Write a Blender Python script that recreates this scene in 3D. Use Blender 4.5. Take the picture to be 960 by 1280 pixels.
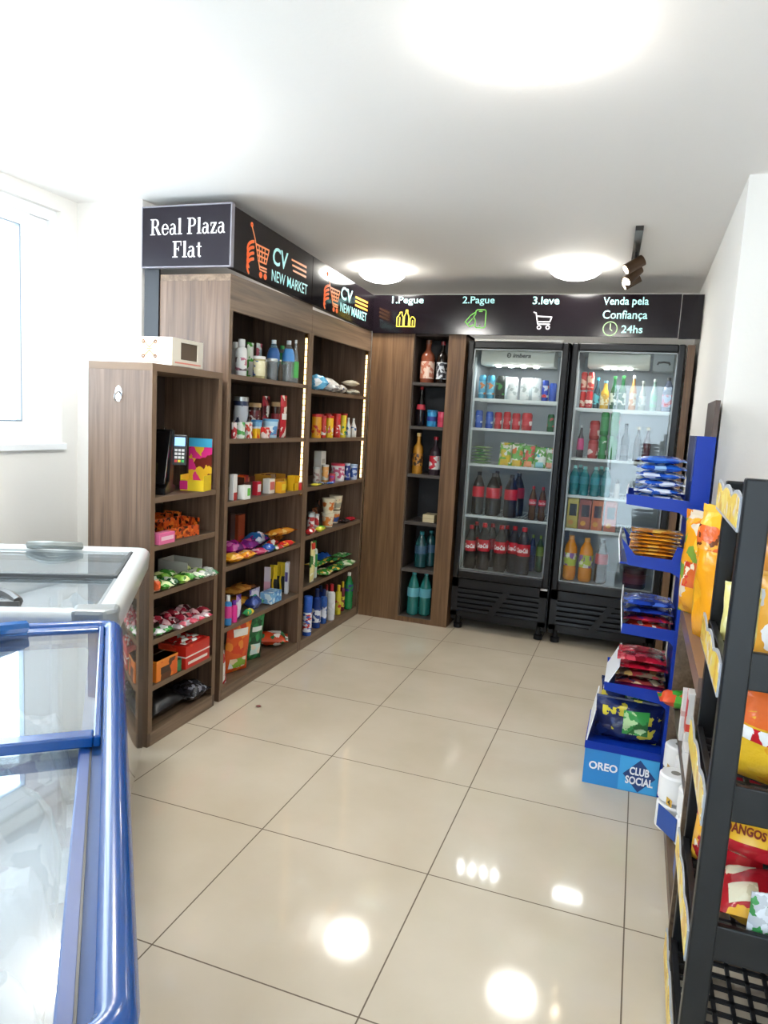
import bpy, math, random
from mathutils import Vector, Matrix
random.seed(11)
PI = math.pi
for _o in list(bpy.data.objects): bpy.data.objects.remove(_o)
SC = bpy.context.scene
COL = SC.collection
# ---------------------------------------------------------------- camera
CM = [[0.940025, 0.336441, 0.056219], [0.096494, -0.1042, -0.989864], [-0.327173, 0.935922, -0.130415]]
CP = [1.7064, -1.4728, 1.4415]
FPX = 893.55
cam_d = bpy.data.cameras.new('camera'); cam = bpy.data.objects.new('camera', cam_d); COL.objects.link(cam)
cam_d.sensor_fit = 'VERTICAL'; cam_d.sensor_height = 36.0; cam_d.lens = FPX / 1280 * 36.0; cam_d.clip_start = 0.02
cam.matrix_world = Matrix(((CM[0][0], -CM[1][0], -CM[2][0], CP[0]), (CM[0][1], -CM[1][1], -CM[2][1], CP[1]),
                           (CM[0][2], -CM[1][2], -CM[2][2], CP[2]), (0, 0, 0, 1)))
SC.camera = cam
def ray(u, v):
    d = ((u - 480) / FPX, (v - 640) / FPX, 1.0)
    return Vector([sum(CM[r][c] * d[r] for r in range(3)) for c in range(3)])
def on(u, v, ax, val):                      # the point of a plane of the room seen at (u, v) of the photograph
    d = ray(u, v); t = (val - CP[ax]) / d[ax]
    return Vector(CP) + d * t
# ---------------------------------------------------------------- world, exposure
W = bpy.data.worlds.new('daylight'); SC.world = W; W.use_nodes = True
W.node_tree.nodes['Background'].inputs[0].default_value = (0.76, 0.88, 1.0, 1)
W.node_tree.nodes['Background'].inputs[1].default_value = 9.0
SC.view_settings.view_transform = 'Standard'; SC.view_settings.look = 'None'; SC.view_settings.gamma = 1.0
SC.view_settings.use_curve_mapping = False
SC.view_settings.exposure = 0.62
LAMP_STRENGTH = 21.0
FRIDGE_LIGHT = 40.0
# ---------------------------------------------------------------- materials
def lin(c):
    c = c / 255.0
    return c / 12.92 if c <= 0.04045 else ((c + 0.055) / 1.055) ** 2.4
def rgb(c):
    if isinstance(c, str): c = (int(c[0:2], 16), int(c[2:4], 16), int(c[4:6], 16))
    return (lin(c[0]), lin(c[1]), lin(c[2]), 1)
_M = {}
def M(c, rough=0.45, metal=0.0, emit=0.0, coat=0.0, spec=0.5):
    k = (c, rough, metal, emit, coat, spec)
    if k in _M: return _M[k]
    m = bpy.data.materials.new('paint_' + str(c)); m.use_nodes = True
    b = m.node_tree.nodes['Principled BSDF']
    b.inputs['Base Color'].default_value = rgb(c); b.inputs['Roughness'].default_value = rough
    b.inputs['Metallic'].default_value = metal; b.inputs['Coat Weight'].default_value = coat
    b.inputs['Specular IOR Level'].default_value = spec
    if emit:
        b.inputs['Emission Color'].default_value = rgb(c); b.inputs['Emission Strength'].default_value = emit
    _M[k] = m; return m
def nodes(name):
    m = bpy.data.materials.new(name); m.use_nodes = True
    t = m.node_tree; return m, t, t.nodes['Principled BSDF'], t.nodes.new, t.links.new
def ramp(N, stops, const=False):
    r = N('ShaderNodeValToRGB'); cr = r.color_ramp
    if const: cr.interpolation = 'CONSTANT'
    while len(cr.elements) < len(stops): cr.elements.new(0.5)
    for e, (p, c) in zip(cr.elements, stops): e.position = p; e.color = rgb(c)
    return r
def wood(name, axis, cols, rough=0.42):
    m, t, b, N, K = nodes(name)
    tc = N('ShaderNodeTexCoord'); mp = N('ShaderNodeMapping')
    s = [26, 26, 26]; s[axis] = 1.3
    mp.inputs['Scale'].default_value = s
    K(tc.outputs['Object'], mp.inputs[0])
    n = N('ShaderNodeTexNoise'); n.inputs['Scale'].default_value = 1.0; n.inputs['Detail'].default_value = 5; n.inputs['Distortion'].default_value = 1.1
    K(mp.outputs[0], n.inputs['Vector'])
    mp2 = N('ShaderNodeMapping'); s2 = [120, 120, 120]; s2[axis] = 3
    mp2.inputs['Scale'].default_value = s2; K(tc.outputs['Object'], mp2.inputs[0])
    n2 = N('ShaderNodeTexNoise'); n2.inputs['Scale'].default_value = 1.0; n2.inputs['Detail'].default_value = 3
    K(mp2.outputs[0], n2.inputs['Vector'])
    mx = N('ShaderNodeMix'); mx.data_type = 'FLOAT'; mx.inputs[0].default_value = 0.3
    K(n.outputs['Fac'], mx.inputs[2]); K(n2.outputs['Fac'], mx.inputs[3])
    r = ramp(N, [(0.33, cols[0]), (0.5, cols[1]), (0.66, cols[2])])
    K(mx.outputs[0], r.inputs[0]); K(r.outputs[0], b.inputs['Base Color'])
    b.inputs['Roughness'].default_value = rough
    return m
WC = ('4c3a2e', '6a5342', '806755')
WOOD_V = wood('wood_vertical_grain', 2, WC)
WOOD_Y = wood('wood_horizontal_grain', 1, ('5c4939', '77614d', '8c7560'))
WOOD_B = wood('warm_wood_vertical_grain', 2, ('563c27', '6f5136', '836345'))
EDGE = M('755d47', 0.5)
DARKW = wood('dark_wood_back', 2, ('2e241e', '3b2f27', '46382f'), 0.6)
SHELFWOOD = wood('shelf_top_wood', 1, ('4e4034', '5f4e40', '6e5c4c'), .5)
def voro_print(cols, scale=14, seed=0, rough=0.3, stretch=(1, 1, 1), bump=0.0):
    k = ('vp', tuple(cols), scale, seed, rough, stretch, bump)
    if k in _M: return _M[k]
    m, t, b, N, K = nodes('printed_' + cols[0])
    tc = N('ShaderNodeTexCoord'); mp = N('ShaderNodeMapping')
    mp.inputs['Scale'].default_value = [1.7 * scale * q for q in stretch]; mp.inputs['Location'].default_value = (seed * 1.37, seed * 2.11, seed * 0.77)
    K(tc.outputs['Object'], mp.inputs[0])
    n = N('ShaderNodeTexNoise'); n.inputs['Scale'].default_value = 2.0
    K(mp.outputs[0], n.inputs['Vector'])
    ad = N('ShaderNodeMixRGB'); ad.inputs[0].default_value = 0.35
    K(mp.outputs[0], ad.inputs[1]); K(n.outputs['Color'], ad.inputs[2])
    v = N('ShaderNodeTexVoronoi'); v.inputs['Scale'].default_value = 1.6; K(ad.outputs[0], v.inputs['Vector'])
    sp = N('ShaderNodeSeparateColor'); K(v.outputs['Color'], sp.inputs[0])
    n_ = len(cols); st = [(0.0, cols[0])]
    for i, c in enumerate(cols[1:]): st.append((0.52 + 0.48 * i / (n_ - 1), c))
    r = ramp(N, st, True); K(sp.outputs[0], r.inputs[0]); K(r.outputs[0], b.inputs['Base Color'])
    b.inputs['Roughness'].default_value = rough
    if bump:
        n3 = N('ShaderNodeTexNoise'); n3.inputs['Scale'].default_value = 22; n3.inputs['Detail'].default_value = 3; K(tc.outputs['Object'], n3.inputs['Vector'])
        bp = N('ShaderNodeBump'); bp.inputs['Strength'].default_value = bump; bp.inputs['Distance'].default_value = 0.01
        K(n3.outputs['Fac'], bp.inputs['Height']); K(bp.outputs[0], b.inputs['Normal'])
    _M[k] = m; return m
def foil(*cols, scale=14, seed=0): return voro_print(cols, scale, seed, 0.22, (1, 1, 1), 0.5)
def glassy(c, alpha=0.5, rough=0.03, ior=1.45):
    k = ('gl', c, alpha, rough, ior)
    if k in _M: return _M[k]
    m = bpy.data.materials.new('clear_' + c); m.use_nodes = True; t = m.node_tree; t.nodes.clear(); N = t.nodes.new; K = t.links.new
    tr = N('ShaderNodeBsdfTransparent'); tr.inputs[0].default_value = rgb(c)
    pr = N('ShaderNodeBsdfPrincipled'); pr.inputs['Base Color'].default_value = rgb(c); pr.inputs['Roughness'].default_value = 0.2
    m1 = N('ShaderNodeMixShader'); m1.inputs[0].default_value = alpha; K(tr.outputs[0], m1.inputs[1]); K(pr.outputs[0], m1.inputs[2])
    g = N('ShaderNodeBsdfGlossy'); g.inputs['Roughness'].default_value = rough
    fr = N('ShaderNodeFresnel'); ge = N('ShaderNodeNewGeometry'); mm = N('ShaderNodeMix'); mm.data_type = 'FLOAT'
    mm.inputs[2].default_value = ior; mm.inputs[3].default_value = 1.0 / ior; K(ge.outputs['Backfacing'], mm.inputs[0]); K(mm.outputs[0], fr.inputs[0])
    m2 = N('ShaderNodeMixShader'); K(fr.outputs[0], m2.inputs[0]); K(m1.outputs[0], m2.inputs[1]); K(g.outputs[0], m2.inputs[2])
    o = N('ShaderNodeOutputMaterial'); K(m2.outputs[0], o.inputs[0])
    _M[k] = m; return m
PANE = glassy('f4f7f7', 0.003, 0.0, 1.43)
LID = glassy('f2f6f8', 0.05, 0.01, 2.8)
CHROME = M('c8c8c8', 0.2, 1.0)
BLACK = M('0e0d0f', 0.35, spec=.3); BLACKM = M('131315', 0.5, spec=.3)
# floor
m, t, b, N, K = nodes('glossy_porcelain_tiles'); FLOOR = m
tc = N('ShaderNodeTexCoord'); sx = N('ShaderNodeSeparateXYZ'); K(tc.outputs['Object'], sx.inputs[0])
def line(out):
    a = N('ShaderNodeMath'); a.operation = 'PINGPONG'; a.inputs[1].default_value = 0.3; K(out, a.inputs[0])
    c = N('ShaderNodeMath'); c.operation = 'LESS_THAN'; c.inputs[1].default_value = 0.0021; K(a.outputs[0], c.inputs[0]); return c.outputs[0]
def lineoff(out):
    a = N('ShaderNodeMath'); a.operation = 'ADD'; a.inputs[1].default_value = 60.0; K(out, a.inputs[0]); return line(a.outputs[0])
mx_ = N('ShaderNodeMath'); mx_.operation = 'MAXIMUM'; K(lineoff(sx.outputs[0]), mx_.inputs[0]); K(lineoff(sx.outputs[1]), mx_.inputs[1])
n = N('ShaderNodeTexNoise'); n.inputs['Scale'].default_value = 2.5; n.inputs['Detail'].default_value = 6; K(tc.outputs['Object'], n.inputs['Vector'])
r = ramp(N, [(0.3, 'c2b5a0'), (0.7, 'cec2af')]); K(n.outputs['Fac'], r.inputs[0])
mc = N('ShaderNodeMixRGB'); mc.inputs[2].default_value = rgb('5f4f3d'); K(mx_.outputs[0], mc.inputs[0]); K(r.outputs[0], mc.inputs[1]); K(mc.outputs[0], b.inputs['Base Color'])
rr = N('ShaderNodeMath'); rr.operation = 'MULTIPLY_ADD'; rr.inputs[1].default_value = 0.6; rr.inputs[2].default_value = 0.07; K(mx_.outputs[0], rr.inputs[0]); K(rr.outputs[0], b.inputs['Roughness'])
b.inputs['Specular IOR Level'].default_value = 0.6
def plaster(name, c):
    m, t, b, N, K = nodes(name)
    tc = N('ShaderNodeTexCoord'); n = N('ShaderNodeTexNoise'); n.inputs['Scale'].default_value = 60; n.inputs['Detail'].default_value = 4; K(tc.outputs['Object'], n.inputs['Vector'])
    bp = N('ShaderNodeBump'); bp.inputs['Strength'].default_value = 0.05; bp.inputs['Distance'].default_value = 0.01; K(n.outputs['Fac'], bp.inputs['Height']); K(bp.outputs[0], b.inputs['Normal'])
    b.inputs['Base Color'].default_value = rgb(c); b.inputs['Roughness'].default_value = 0.75; return m
WALL = plaster('white_wall_paint', 'ebe8e3'); CEIL = plaster('white_ceiling_paint', 'f2eeea')
# ---------------------------------------------------------------- mesh building
class MB:
    def __init__(s): s.v = []; s.f = []; s.m = []
    def add(s, vs, fs, mi=0):
        o = len(s.v); s.v += [tuple(v) for v in vs]
        for f in fs: s.f.append(tuple(i + o for i in f)); s.m.append(mi)
        return s
    def box(s, x0, x1, y0, y1, z0, z1, mi=0):
        vs = [(x, y, z) for z in (z0, z1) for y in (y0, y1) for x in (x0, x1)]
        return s.add(vs, [(0, 2, 3, 1), (4, 5, 7, 6), (0, 1, 5, 4), (2, 6, 7, 3), (0, 4, 6, 2), (1, 3, 7, 5)], mi)
    def hexa(s, p, mi=0):      # 8 corners: bottom ring (4) then top ring (4)
        return s.add(p, [(3, 2, 1, 0), (4, 5, 6, 7), (0, 1, 5, 4), (1, 2, 6, 5), (2, 3, 7, 6), (3, 0, 4, 7)], mi)
    def prism(s, poly, a0, a1, axis=1, mi=0):   # poly of 2-D points extruded along axis
        def P(p, a):
            return (a, p[0], p[1]) if axis == 0 else (p[0], a, p[1]) if axis == 1 else (p[0], p[1], a)
        n = len(poly); vs = [P(p, a0) for p in poly] + [P(p, a1) for p in poly]
        fs = [tuple(range(n)), tuple(range(2 * n - 1, n - 1, -1))] + [(i, (i + 1) % n, n + (i + 1) % n, n + i) for i in range(n)]
        return s.add(vs, fs, mi)
    def lathe(s, prof, seg=16, c=(0, 0, 0), mi=0, caps=True):
        vs = []; fs = []
        for r_, z in prof:
            for i in range(seg):
                a = 2 * PI * i / seg; vs.append((c[0] + r_ * math.cos(a), c[1] + r_ * math.sin(a), c[2] + z))
        for k in range(len(prof) - 1):
            for i in range(seg):
                j = (i + 1) % seg; fs.append((k * seg + i, k * seg + j, (k + 1) * seg + j, (k + 1) * seg + i))
        if caps: fs.append(tuple(range(seg - 1, -1, -1))); fs.append(tuple((len(prof) - 1) * seg + i for i in range(seg)))
        return s.add(vs, fs, mi)
    def tube(s, pts, r_, seg=8, mi=0):
        pts = [Vector(p) for p in pts]; vs = []; fs = []; n = len(pts)
        up = None
        for k, p in enumerate(pts):
            d = (pts[min(k + 1, n - 1)] - pts[max(k - 1, 0)]).normalized()
            if up is None: up = Vector((0, 0, 1)) if abs(d.z) < 0.9 else Vector((1, 0, 0))
            a = d.cross(up).normalized(); bb = a.cross(d).normalized(); up = bb
            for i in range(seg):
                t_ = 2 * PI * i / seg; vs.append(p + (a * math.cos(t_) + bb * math.sin(t_)) * r_)
        for k in range(n - 1):
            for i in range(seg):
                j = (i + 1) % seg; fs.append((k * seg + i, k * seg + j, (k + 1) * seg + j, (k + 1) * seg + i))
        fs.append(tuple(range(seg - 1, -1, -1))); fs.append(tuple((n - 1) * seg + i for i in range(seg)))
        return s.add(vs, fs, mi)
    def build(s, name, mats, parent=None, smooth=False, bevel=0.0, keep=True):
        me = bpy.data.meshes.new(name); me.from_pydata(s.v, [], s.f)
        mats = mats if isinstance(mats, (list, tuple)) else [mats]
        for q in mats: me.materials.append(q)
        for p, mi in zip(me.polygons, s.m): p.material_index = mi
        import bmesh
        bm = bmesh.new(); bm.from_mesh(me); bmesh.ops.recalc_face_normals(bm, faces=bm.faces); bm.to_mesh(me); bm.free()
        if smooth:
            for p in me.polygons: p.use_smooth = True
            try: me.set_sharp_from_angle(angle=math.radians(38))
            except Exception: pass
        o = bpy.data.objects.new(name, me); COL.objects.link(o)
        if parent is not None:
            o.parent = parent
            if 'w0' in parent: pass
        if bevel:
            bv = o.modifiers.new('bevel', 'BEVEL'); bv.width = bevel; bv.segments = 2; bv.limit_method = 'ANGLE'
        return o
def tag(o, label, cat, group=None, kind=None):
    if label: o['label'] = label
    if cat: o['category'] = cat
    if group: o['group'] = group
    if kind: o['kind'] = kind
    return o
def thing(name, label, cat, loc=(0, 0, 0), rz=0.0, group=None):
    o = bpy.data.objects.new(name, None); COL.objects.link(o); o.empty_display_size = 0.05
    o.location = loc; o.rotation_euler = (0, 0, rz); return tag(o, label, cat, group)
class World:
    """parts given in room coordinates below an Empty that stands at the thing's base"""
    def __init__(s, root): s.r = root; s.l = root.location.copy()
    def __call__(s, name, mb, mats, smooth=False, bevel=0.0, label=None, under=None):
        o = mb.build(name, mats, under or s.r, smooth, bevel)
        if under is None: o.location = -s.l
        if label: o['label'] = label
        return o
def struct(name, mb, mats, **k):
    o = mb.build(name, mats, None, **k); o['kind'] = 'structure'; return o
def text_mesh(body, w=None, h=None, bold=0.0, shear=0.0, spacing=1.0, depth=0.0):
    cu = bpy.data.curves.new('lettering', 'FONT'); cu.body = body; cu.size = 1.0; cu.offset = bold; cu.shear = shear; cu.space_character = spacing
    cu.resolution_u = 3; cu.align_x = 'LEFT'
    tmp = bpy.data.objects.new('tmp_text', cu); COL.objects.link(tmp)
    dg = bpy.context.evaluated_depsgraph_get(); dg.update()
    me = bpy.data.meshes.new_from_object(tmp.evaluated_get(dg)); bpy.data.objects.remove(tmp); bpy.data.curves.remove(cu)
    vs = [v.co.copy() for v in me.vertices]; fs = [tuple(p.vertices) for p in me.polygons]
    bpy.data.meshes.remove(me)
    x0 = min(v.x for v in vs); x1 = max(v.x for v in vs); y0 = min(v.y for v in vs); y1 = max(v.y for v in vs)
    sy = h / (y1 - y0) if h else None; sx_ = w / (x1 - x0) if w else sy
    if sy is None: sy = sx_
    return [((v.x - (x0 + x1) / 2) * sx_, (v.y - (y0 + y1) / 2) * sy) for v in vs], fs
def flat(pts2, fs, frame, off=0.0015):
    """2-D mesh put on a plane: frame = (origin, right, up, normal)"""
    o, rt, up, n = [Vector(q) for q in frame]
    mb = MB(); mb.add([o + rt * p[0] + up * p[1] + n * off for p in pts2], fs); return mb
def letters(parent, body, frame, w, h, mat, bold=0.0, shear=0.0, wf=None, name='lettering', off=0.0015):
    p, f = text_mesh(body, w, h, bold, shear); mb = flat(p, f, frame, off)
    return wf(name, mb, mat) if wf else mb.build(name, mat, parent)
def strokes(paths, width):
    pts = []; fs = []
    for path in paths:
        for i in range(len(path) - 1):
            a = Vector(path[i]); b_ = Vector(path[i + 1]); d = (b_ - a)
            if d.length < 1e-9: continue
            d.normalize(); n = Vector((-d.y, d.x)) * width / 2; o = len(pts)
            pts += [tuple(a - n), tuple(b_ - n), tuple(b_ + n), tuple(a + n)]; fs.append((o, o + 1, o + 2, o + 3))
        for q in path:
            o = len(pts); pts += [(q[0] + width / 2 * math.cos(2 * PI * k / 8), q[1] + width / 2 * math.sin(2 * PI * k / 8)) for k in range(8)]; fs.append(tuple(range(o, o + 8)))
    return pts, fs
def arc(cx, cy, rx, ry, a0, a1, n=14): return [(cx + rx * math.cos(math.radians(a0 + (a1 - a0) * i / n)), cy + ry * math.sin(math.radians(a0 + (a1 - a0) * i / n))) for i in range(n + 1)]
# ---------------------------------------------------------------- the room
HC = 2.40
struct('floor', MB().box(-1.2, 2.7, -2.7, 4.1, -0.05, 0.0), FLOOR)
struct('ceiling', MB().box(-1.2, 2.7, -2.7, 4.1, HC, HC + 0.06), CEIL)
wl = MB()
WY0, WY1, WZ0, WZ1 = -0.95, 1.355, 1.215, 2.33
wl.box(-1.14, -1.0, -2.6, 1.46, 0, WZ0).box(-1.14, -1.0, -2.6, 1.46, WZ1, HC).box(-1.14, -1.0, -2.6, WY0, WZ0, WZ1).box(-1.14, -1.0, WY1, 1.46, WZ0, WZ1)
wl.box(-1.14, -0.615, 1.46, 3.95, 0, HC)
struct('wall_left', wl, WALL)
struct('wall_back', MB().box(-1.14, 2.6, 3.95, 4.08, 0, HC), WALL)
struct('wall_right', MB().box(1.99, 2.62, 1.56, 3.95, 0, HC).box(2.5, 2.62, -2.6, 1.56, 0, HC), WALL)
struct('wall_front', MB().box(-1.14, 1.25, -2.64, -2.5, 0, HC).box(2.1, 2.62, -2.64, -2.5, 0, HC).box(1.25, 2.1, -2.64, -2.5, 2.15, HC), WALL)
# window in the left wall
FRM = M('f2f4f6', 0.35); GASK = M('8e9aa8', 0.5)
wf = MB(); xa, xb = -1.10, -1.03
wf.box(xa, xb, WY0, WY1, WZ0, WZ0 + 0.05).box(xa, xb, WY0, WY1, WZ1 - 0.05, WZ1).box(xa, xb, WY0, WY0 + 0.04, WZ0 + .05, WZ1 - .05).box(xa, xb, WY1 - 0.04, WY1, WZ0 + .05, WZ1 - .05)
win = struct('window_1', wf, FRM)
def sash(y0, y1, x):
    q = MB(); w_ = 0.055
    q.box(x - .015, x + .015, y0, y1, WZ0 + .05, WZ0 + .115).box(x - .015, x + .015, y0, y1, WZ1 - .11, WZ1 - .05)
    q.box(x - .015, x + .015, y0, y0 + w_, WZ0 + .115, WZ1 - .11).box(x - .015, x + .015, y1 - w_, y1, WZ0 + .115, WZ1 - .11)
    g = MB(); a, b_, c, d = y0 + w_, y1 - w_, WZ0 + .115, WZ1 - .11; e = .006
    g.box(x - .016, x + .0165, a, a + e, c, d).box(x - .016, x + .0165, b_ - e, b_, c, d).box(x - .016, x + .0165, a, b_, c, c + e).box(x - .016, x + .0165, a, b_, d - e, d)
    o = q.build('sash', FRM, win); g.build('gasket', GASK, win)
    MB().box(x - .003, x + .003, y0 + w_, y1 - w_, WZ0 + .115, WZ1 - .11).build('pane', PANE, win)
for i, (y0, y1) in enumerate([(-0.90, -0.36), (-0.42, 0.17), (0.11, 0.72), (0.66, 1.20)]): sash(y0, y1, -1.05 if i % 2 else -1.08)
MB().box(-1.10, -1.045, 1.20, 1.315, WZ0 + .05, WZ1 - .05).build('fixed_stile', FRM, win, bevel=.004)
MB().box(-1.14, -0.985, WY0 - .02, WY1 + .02, WZ0 - .02, WZ0 + .012).build('sill', FRM, win, bevel=.003)
# door to the outside, behind the camera
dr = struct('door_1', MB().box(1.25, 1.30, -2.6, -2.53, 0, 2.15).box(2.05, 2.1, -2.6, -2.53, 0, 2.15).box(1.3, 2.05, -2.6, -2.53, 2.08, 2.15).box(1.3, 2.05, -2.6, -2.53, 0, 0.08), FRM, bevel=.004)
MB().box(1.3, 2.05, -2.57, -2.56, .08, 2.08).build('pane', PANE, dr); MB().box(1.33, 1.35, -2.53, -2.49, .9, 1.2).build('door_handle', CHROME, dr)
# ---------------------------------------------------------------- ceiling lamps
SHADE = M('fffdf6', 0.4, emit=LAMP_STRENGTH); SHADE_L = M('fffdf7', 0.4, emit=LAMP_STRENGTH * 2.6)
for (x, y, r_, lab) in [(1.37, 0.42, 0.155, 'large round white dome ceiling lamp at the top right, nearest the viewer'),
                        (1.25, 3.02, 0.15, 'round white dome ceiling lamp above the two drinks fridges'),
                        (0.02, 3.05, 0.15, 'round white dome ceiling lamp in the corner beside the yellow bottles icon'),
                        (-0.04, 0.50, 0.165, 'round white ceiling lamp washed out above the chest freezers')]:
    t_ = thing('ceiling_lamp', lab, 'ceiling lamp', (x, y, HC), 0, 'round ceiling lamps')
    MB().lathe([(r_ * .92, -.02), (r_ * .92, 0)], 40).build('lamp_base', M('eeeeea', .4), t_, True)
    MB().lathe([(r_ * .99, -.018), (r_, -.028), (r_ * .97, -.042), (r_ * .8, -.062), (r_ * .5, -.078), (r_ * .2, -.084), (.004, -.085)], 40).build('lamp_shade', SHADE_L if 'washed' in lab else SHADE, t_, True)
    for k in range(3):
        a = 2 * PI * k / 3 + .5; MB().lathe([(.006, -.03), (.006, -.014)], 10, (r_ * math.cos(a), r_ * math.sin(a), 0)).build('clip', CHROME, t_)
# track with spotlights
a = on(800, 282, 2, HC); tk = thing('track_light_rail', 'black track rail on the ceiling carrying three small spotlights', 'track light', (a.x, a.y, HC))
wt = World(tk); ex = a.x - .04
wt('rail', MB().hexa([(a.x - .018, a.y, HC - .022), (a.x + .018, a.y, HC - .022), (ex + .018, a.y + .95, HC - .022), (ex - .018, a.y + .95, HC - .022),
                      (a.x - .018, a.y, HC), (a.x + .018, a.y, HC), (ex + .018, a.y + .95, HC), (ex - .018, a.y + .95, HC)]), M('2a2624', .3))
for k, (dy, dirv, ln) in enumerate([(0.42, (-.75, -.25, -.5), .105), (0.68, (-.55, -.45, -.7), .115), (0.86, (-.8, -.1, -.5), .10)]):
    p = Vector((a.x - .04 * dy / .95, a.y + dy, HC - .022)); d = Vector(dirv).normalized()
    s_ = thing('spotlight', ['bronze cylinder spotlight on the black track, nearest the viewer', 'lit bronze cylinder spotlight in the middle of the black track', 'bronze cylinder spotlight at the far end of the black track'][k], 'spotlight', p, 0, 'spotlights on the ceiling track')
    c = Vector((0, 0, -.065))
    MB().tube([(0, 0, 0), (0, 0, -.05)], .007).build('stem', BLACK, s_, True)
    MB().tube([c - d * ln * .45, c + d * ln * .5], .029, 20).build('spot_housing', M('4a3524', .4, .3), s_, True)
    MB().tube([c + d * ln * .5, c + d * (ln * .5 + .002)], .023, 20).build('bulb', M('ffe9c8', .4, emit=(30 if k == 1 else 8)), s_, True)
# ---------------------------------------------------------------- wooden cabinets
FX = -0.13
def cabinet(name, lab, y0, y1, x0, x1, ztop, shelves, fascia=None, th=0.018, stile=0.028, solid_side=True, base=0.06):
    r_ = thing(name, lab, 'cabinet', ((x0 + x1) / 2, (y0 + y1) / 2, 0)); w = World(r_)
    w('side_panel', MB().box(x0, x1 - .002, y0, y0 + th, 0, ztop - .03), [WOOD_V]); w('side_panel', MB().box(x0, x1 - .002, y1 - th, y1, 0, ztop - .03), [WOOD_V])
    w('edge_band', MB().box(x1 - .002, x1, y0, y0 + stile, base, ztop - .03), EDGE); w('edge_band', MB().box(x1 - .002, x1, y1 - stile, y1, base, ztop - .03), EDGE)
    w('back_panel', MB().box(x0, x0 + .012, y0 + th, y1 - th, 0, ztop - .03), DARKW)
    w('top_board', MB().box(x0, x1, y0, y1, ztop - .03, ztop), EDGE if fascia is None else WOOD_Y, bevel=.001)
    w('plinth', MB().box(x0 + .02, x1 - .0005, y0 + th, y1 - th, 0, base), WOOD_Y)
    if fascia: w('fascia', MB().box(x1 - .018, x1 + .001, y0 + .001, y1 - .001, fascia, ztop - .0305), WOOD_Y)
    for z, ya in shelves: w('shelf', MB().box(x0 + .012, x1 - .006, y0 + th, y1 - th, z - .018, z).box(x1 - .006, x1 - .003, y0 + stile + .001, y1 - stile - .001, z - .022, z + .0005, 1), [SHELFWOOD, EDGE])
    return r_, w
ZA = [1.065, .865, .66, .463, .262]; ZB = [1.605, 1.30, .995, .675, .367]; ZCc = [1.582, 1.296, 1.001, .705, .389]
cA, wA = cabinet('display_cabinet', 'low wooden cabinet at the left holding the card terminal, white box on top', .92, 1.425, -.445, FX, 1.605, [(z, 0) for z in ZA])
cB, wB = cabinet('display_cabinet', 'tall wooden cabinet under the first cart sign, between low cabinet and far cabinet', 1.47, 2.3455, -.515, FX, 2.056, [(z, 0) for z in ZB], fascia=1.895)
cC, wC = cabinet('display_cabinet', 'tall wooden cabinet under the second cart sign, next to the corner', 2.347, 3.307, -.515, FX, 2.033, [(z, 0) for z in ZCc], fascia=1.895)
# black board behind the tall cabinet's side, hook on the low one
tag(MB().box(-.60, -.518, 1.463, 1.475, .02, 2.34).build('back_board', M('15141a', .4)), 'tall narrow black board behind the left side of the tall cabinet', 'board')
hk = thing('hanging_hook', 'small oval chrome hook on the side of the low cabinet', 'hook', (-.294, .9195, 1.478))
MB().lathe([(.001, -.004), (.014, -.004), (.017, 0)], 24).build('hook_plate', CHROME, hk, True); hk.children[0].rotation_euler = (PI / 2, 0, 0); hk.children[0].scale = (1, 1.9, 1)
MB().tube([(0, -.004, .01), (0, -.02, -.004), (0, -.022, -.018), (-.004, -.012, -.028)], .004).build('hook_arm', CHROME, hk, True)
# LED profiles
LEDM = M('ffd79a', .3, emit=2.2)
for w_, y, z0, z1 in [(wB, 2.3265, .96, 1.893), (wC, 3.2885, 1.0, 1.893)]:
    l = w_('light_strip', MB().box(-.157, -.142, y - .010, y, z0, z1), M('d9c9a6', .25, .6), label='vertical warm light strip by the right side panel'); l.data.materials[0] = M('b08a4c', .25, .8)
    q = MB()
    for k in range(26):
        zz = z0 + .01 + (z1 - z0 - .03) * k / 26; q.box(-.153, -.1405, y - .0125, y - .010, zz, zz + (z1 - z0) / 26 * .84)
    q.build('diffuser', LEDM, l)
# ---- corner unit against the back
BY = 3.31
cr = thing('corner_cabinet', 'wooden unit at the back with a narrow column of dark bottle shelves', 'cabinet', (.2, 3.5, 0)); w = World(cr)
w('front_panel', MB().box(-.125, .177, BY, BY + .018, 0, 2.03), WOOD_B); w('stile', MB().box(.428, .545, BY, BY + .018, 0, 2.03), WOOD_B)
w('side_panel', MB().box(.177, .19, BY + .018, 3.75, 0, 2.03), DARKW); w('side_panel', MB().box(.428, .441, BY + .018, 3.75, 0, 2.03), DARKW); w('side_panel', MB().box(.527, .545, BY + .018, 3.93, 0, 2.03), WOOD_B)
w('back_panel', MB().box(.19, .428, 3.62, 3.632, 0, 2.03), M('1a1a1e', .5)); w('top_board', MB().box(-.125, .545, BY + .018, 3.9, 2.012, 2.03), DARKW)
w('plinth', MB().box(.177, .428, BY, BY + .018, 0, .035), WOOD_B)
w('edge_band', MB().box(.177, .183, BY - .001, BY + .03, .035, 2.03), EDGE)
ZK = [1.698, 1.398, 1.062, .725, .386, .037]
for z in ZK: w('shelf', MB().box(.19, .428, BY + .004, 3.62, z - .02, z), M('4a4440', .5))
tag(MB().box(1.925, 1.968, 3.33, 3.349, 0, 1.985).build('filler_panel', WOOD_B), 'narrow wooden strip between the right fridge and the wall', 'panel')
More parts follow.
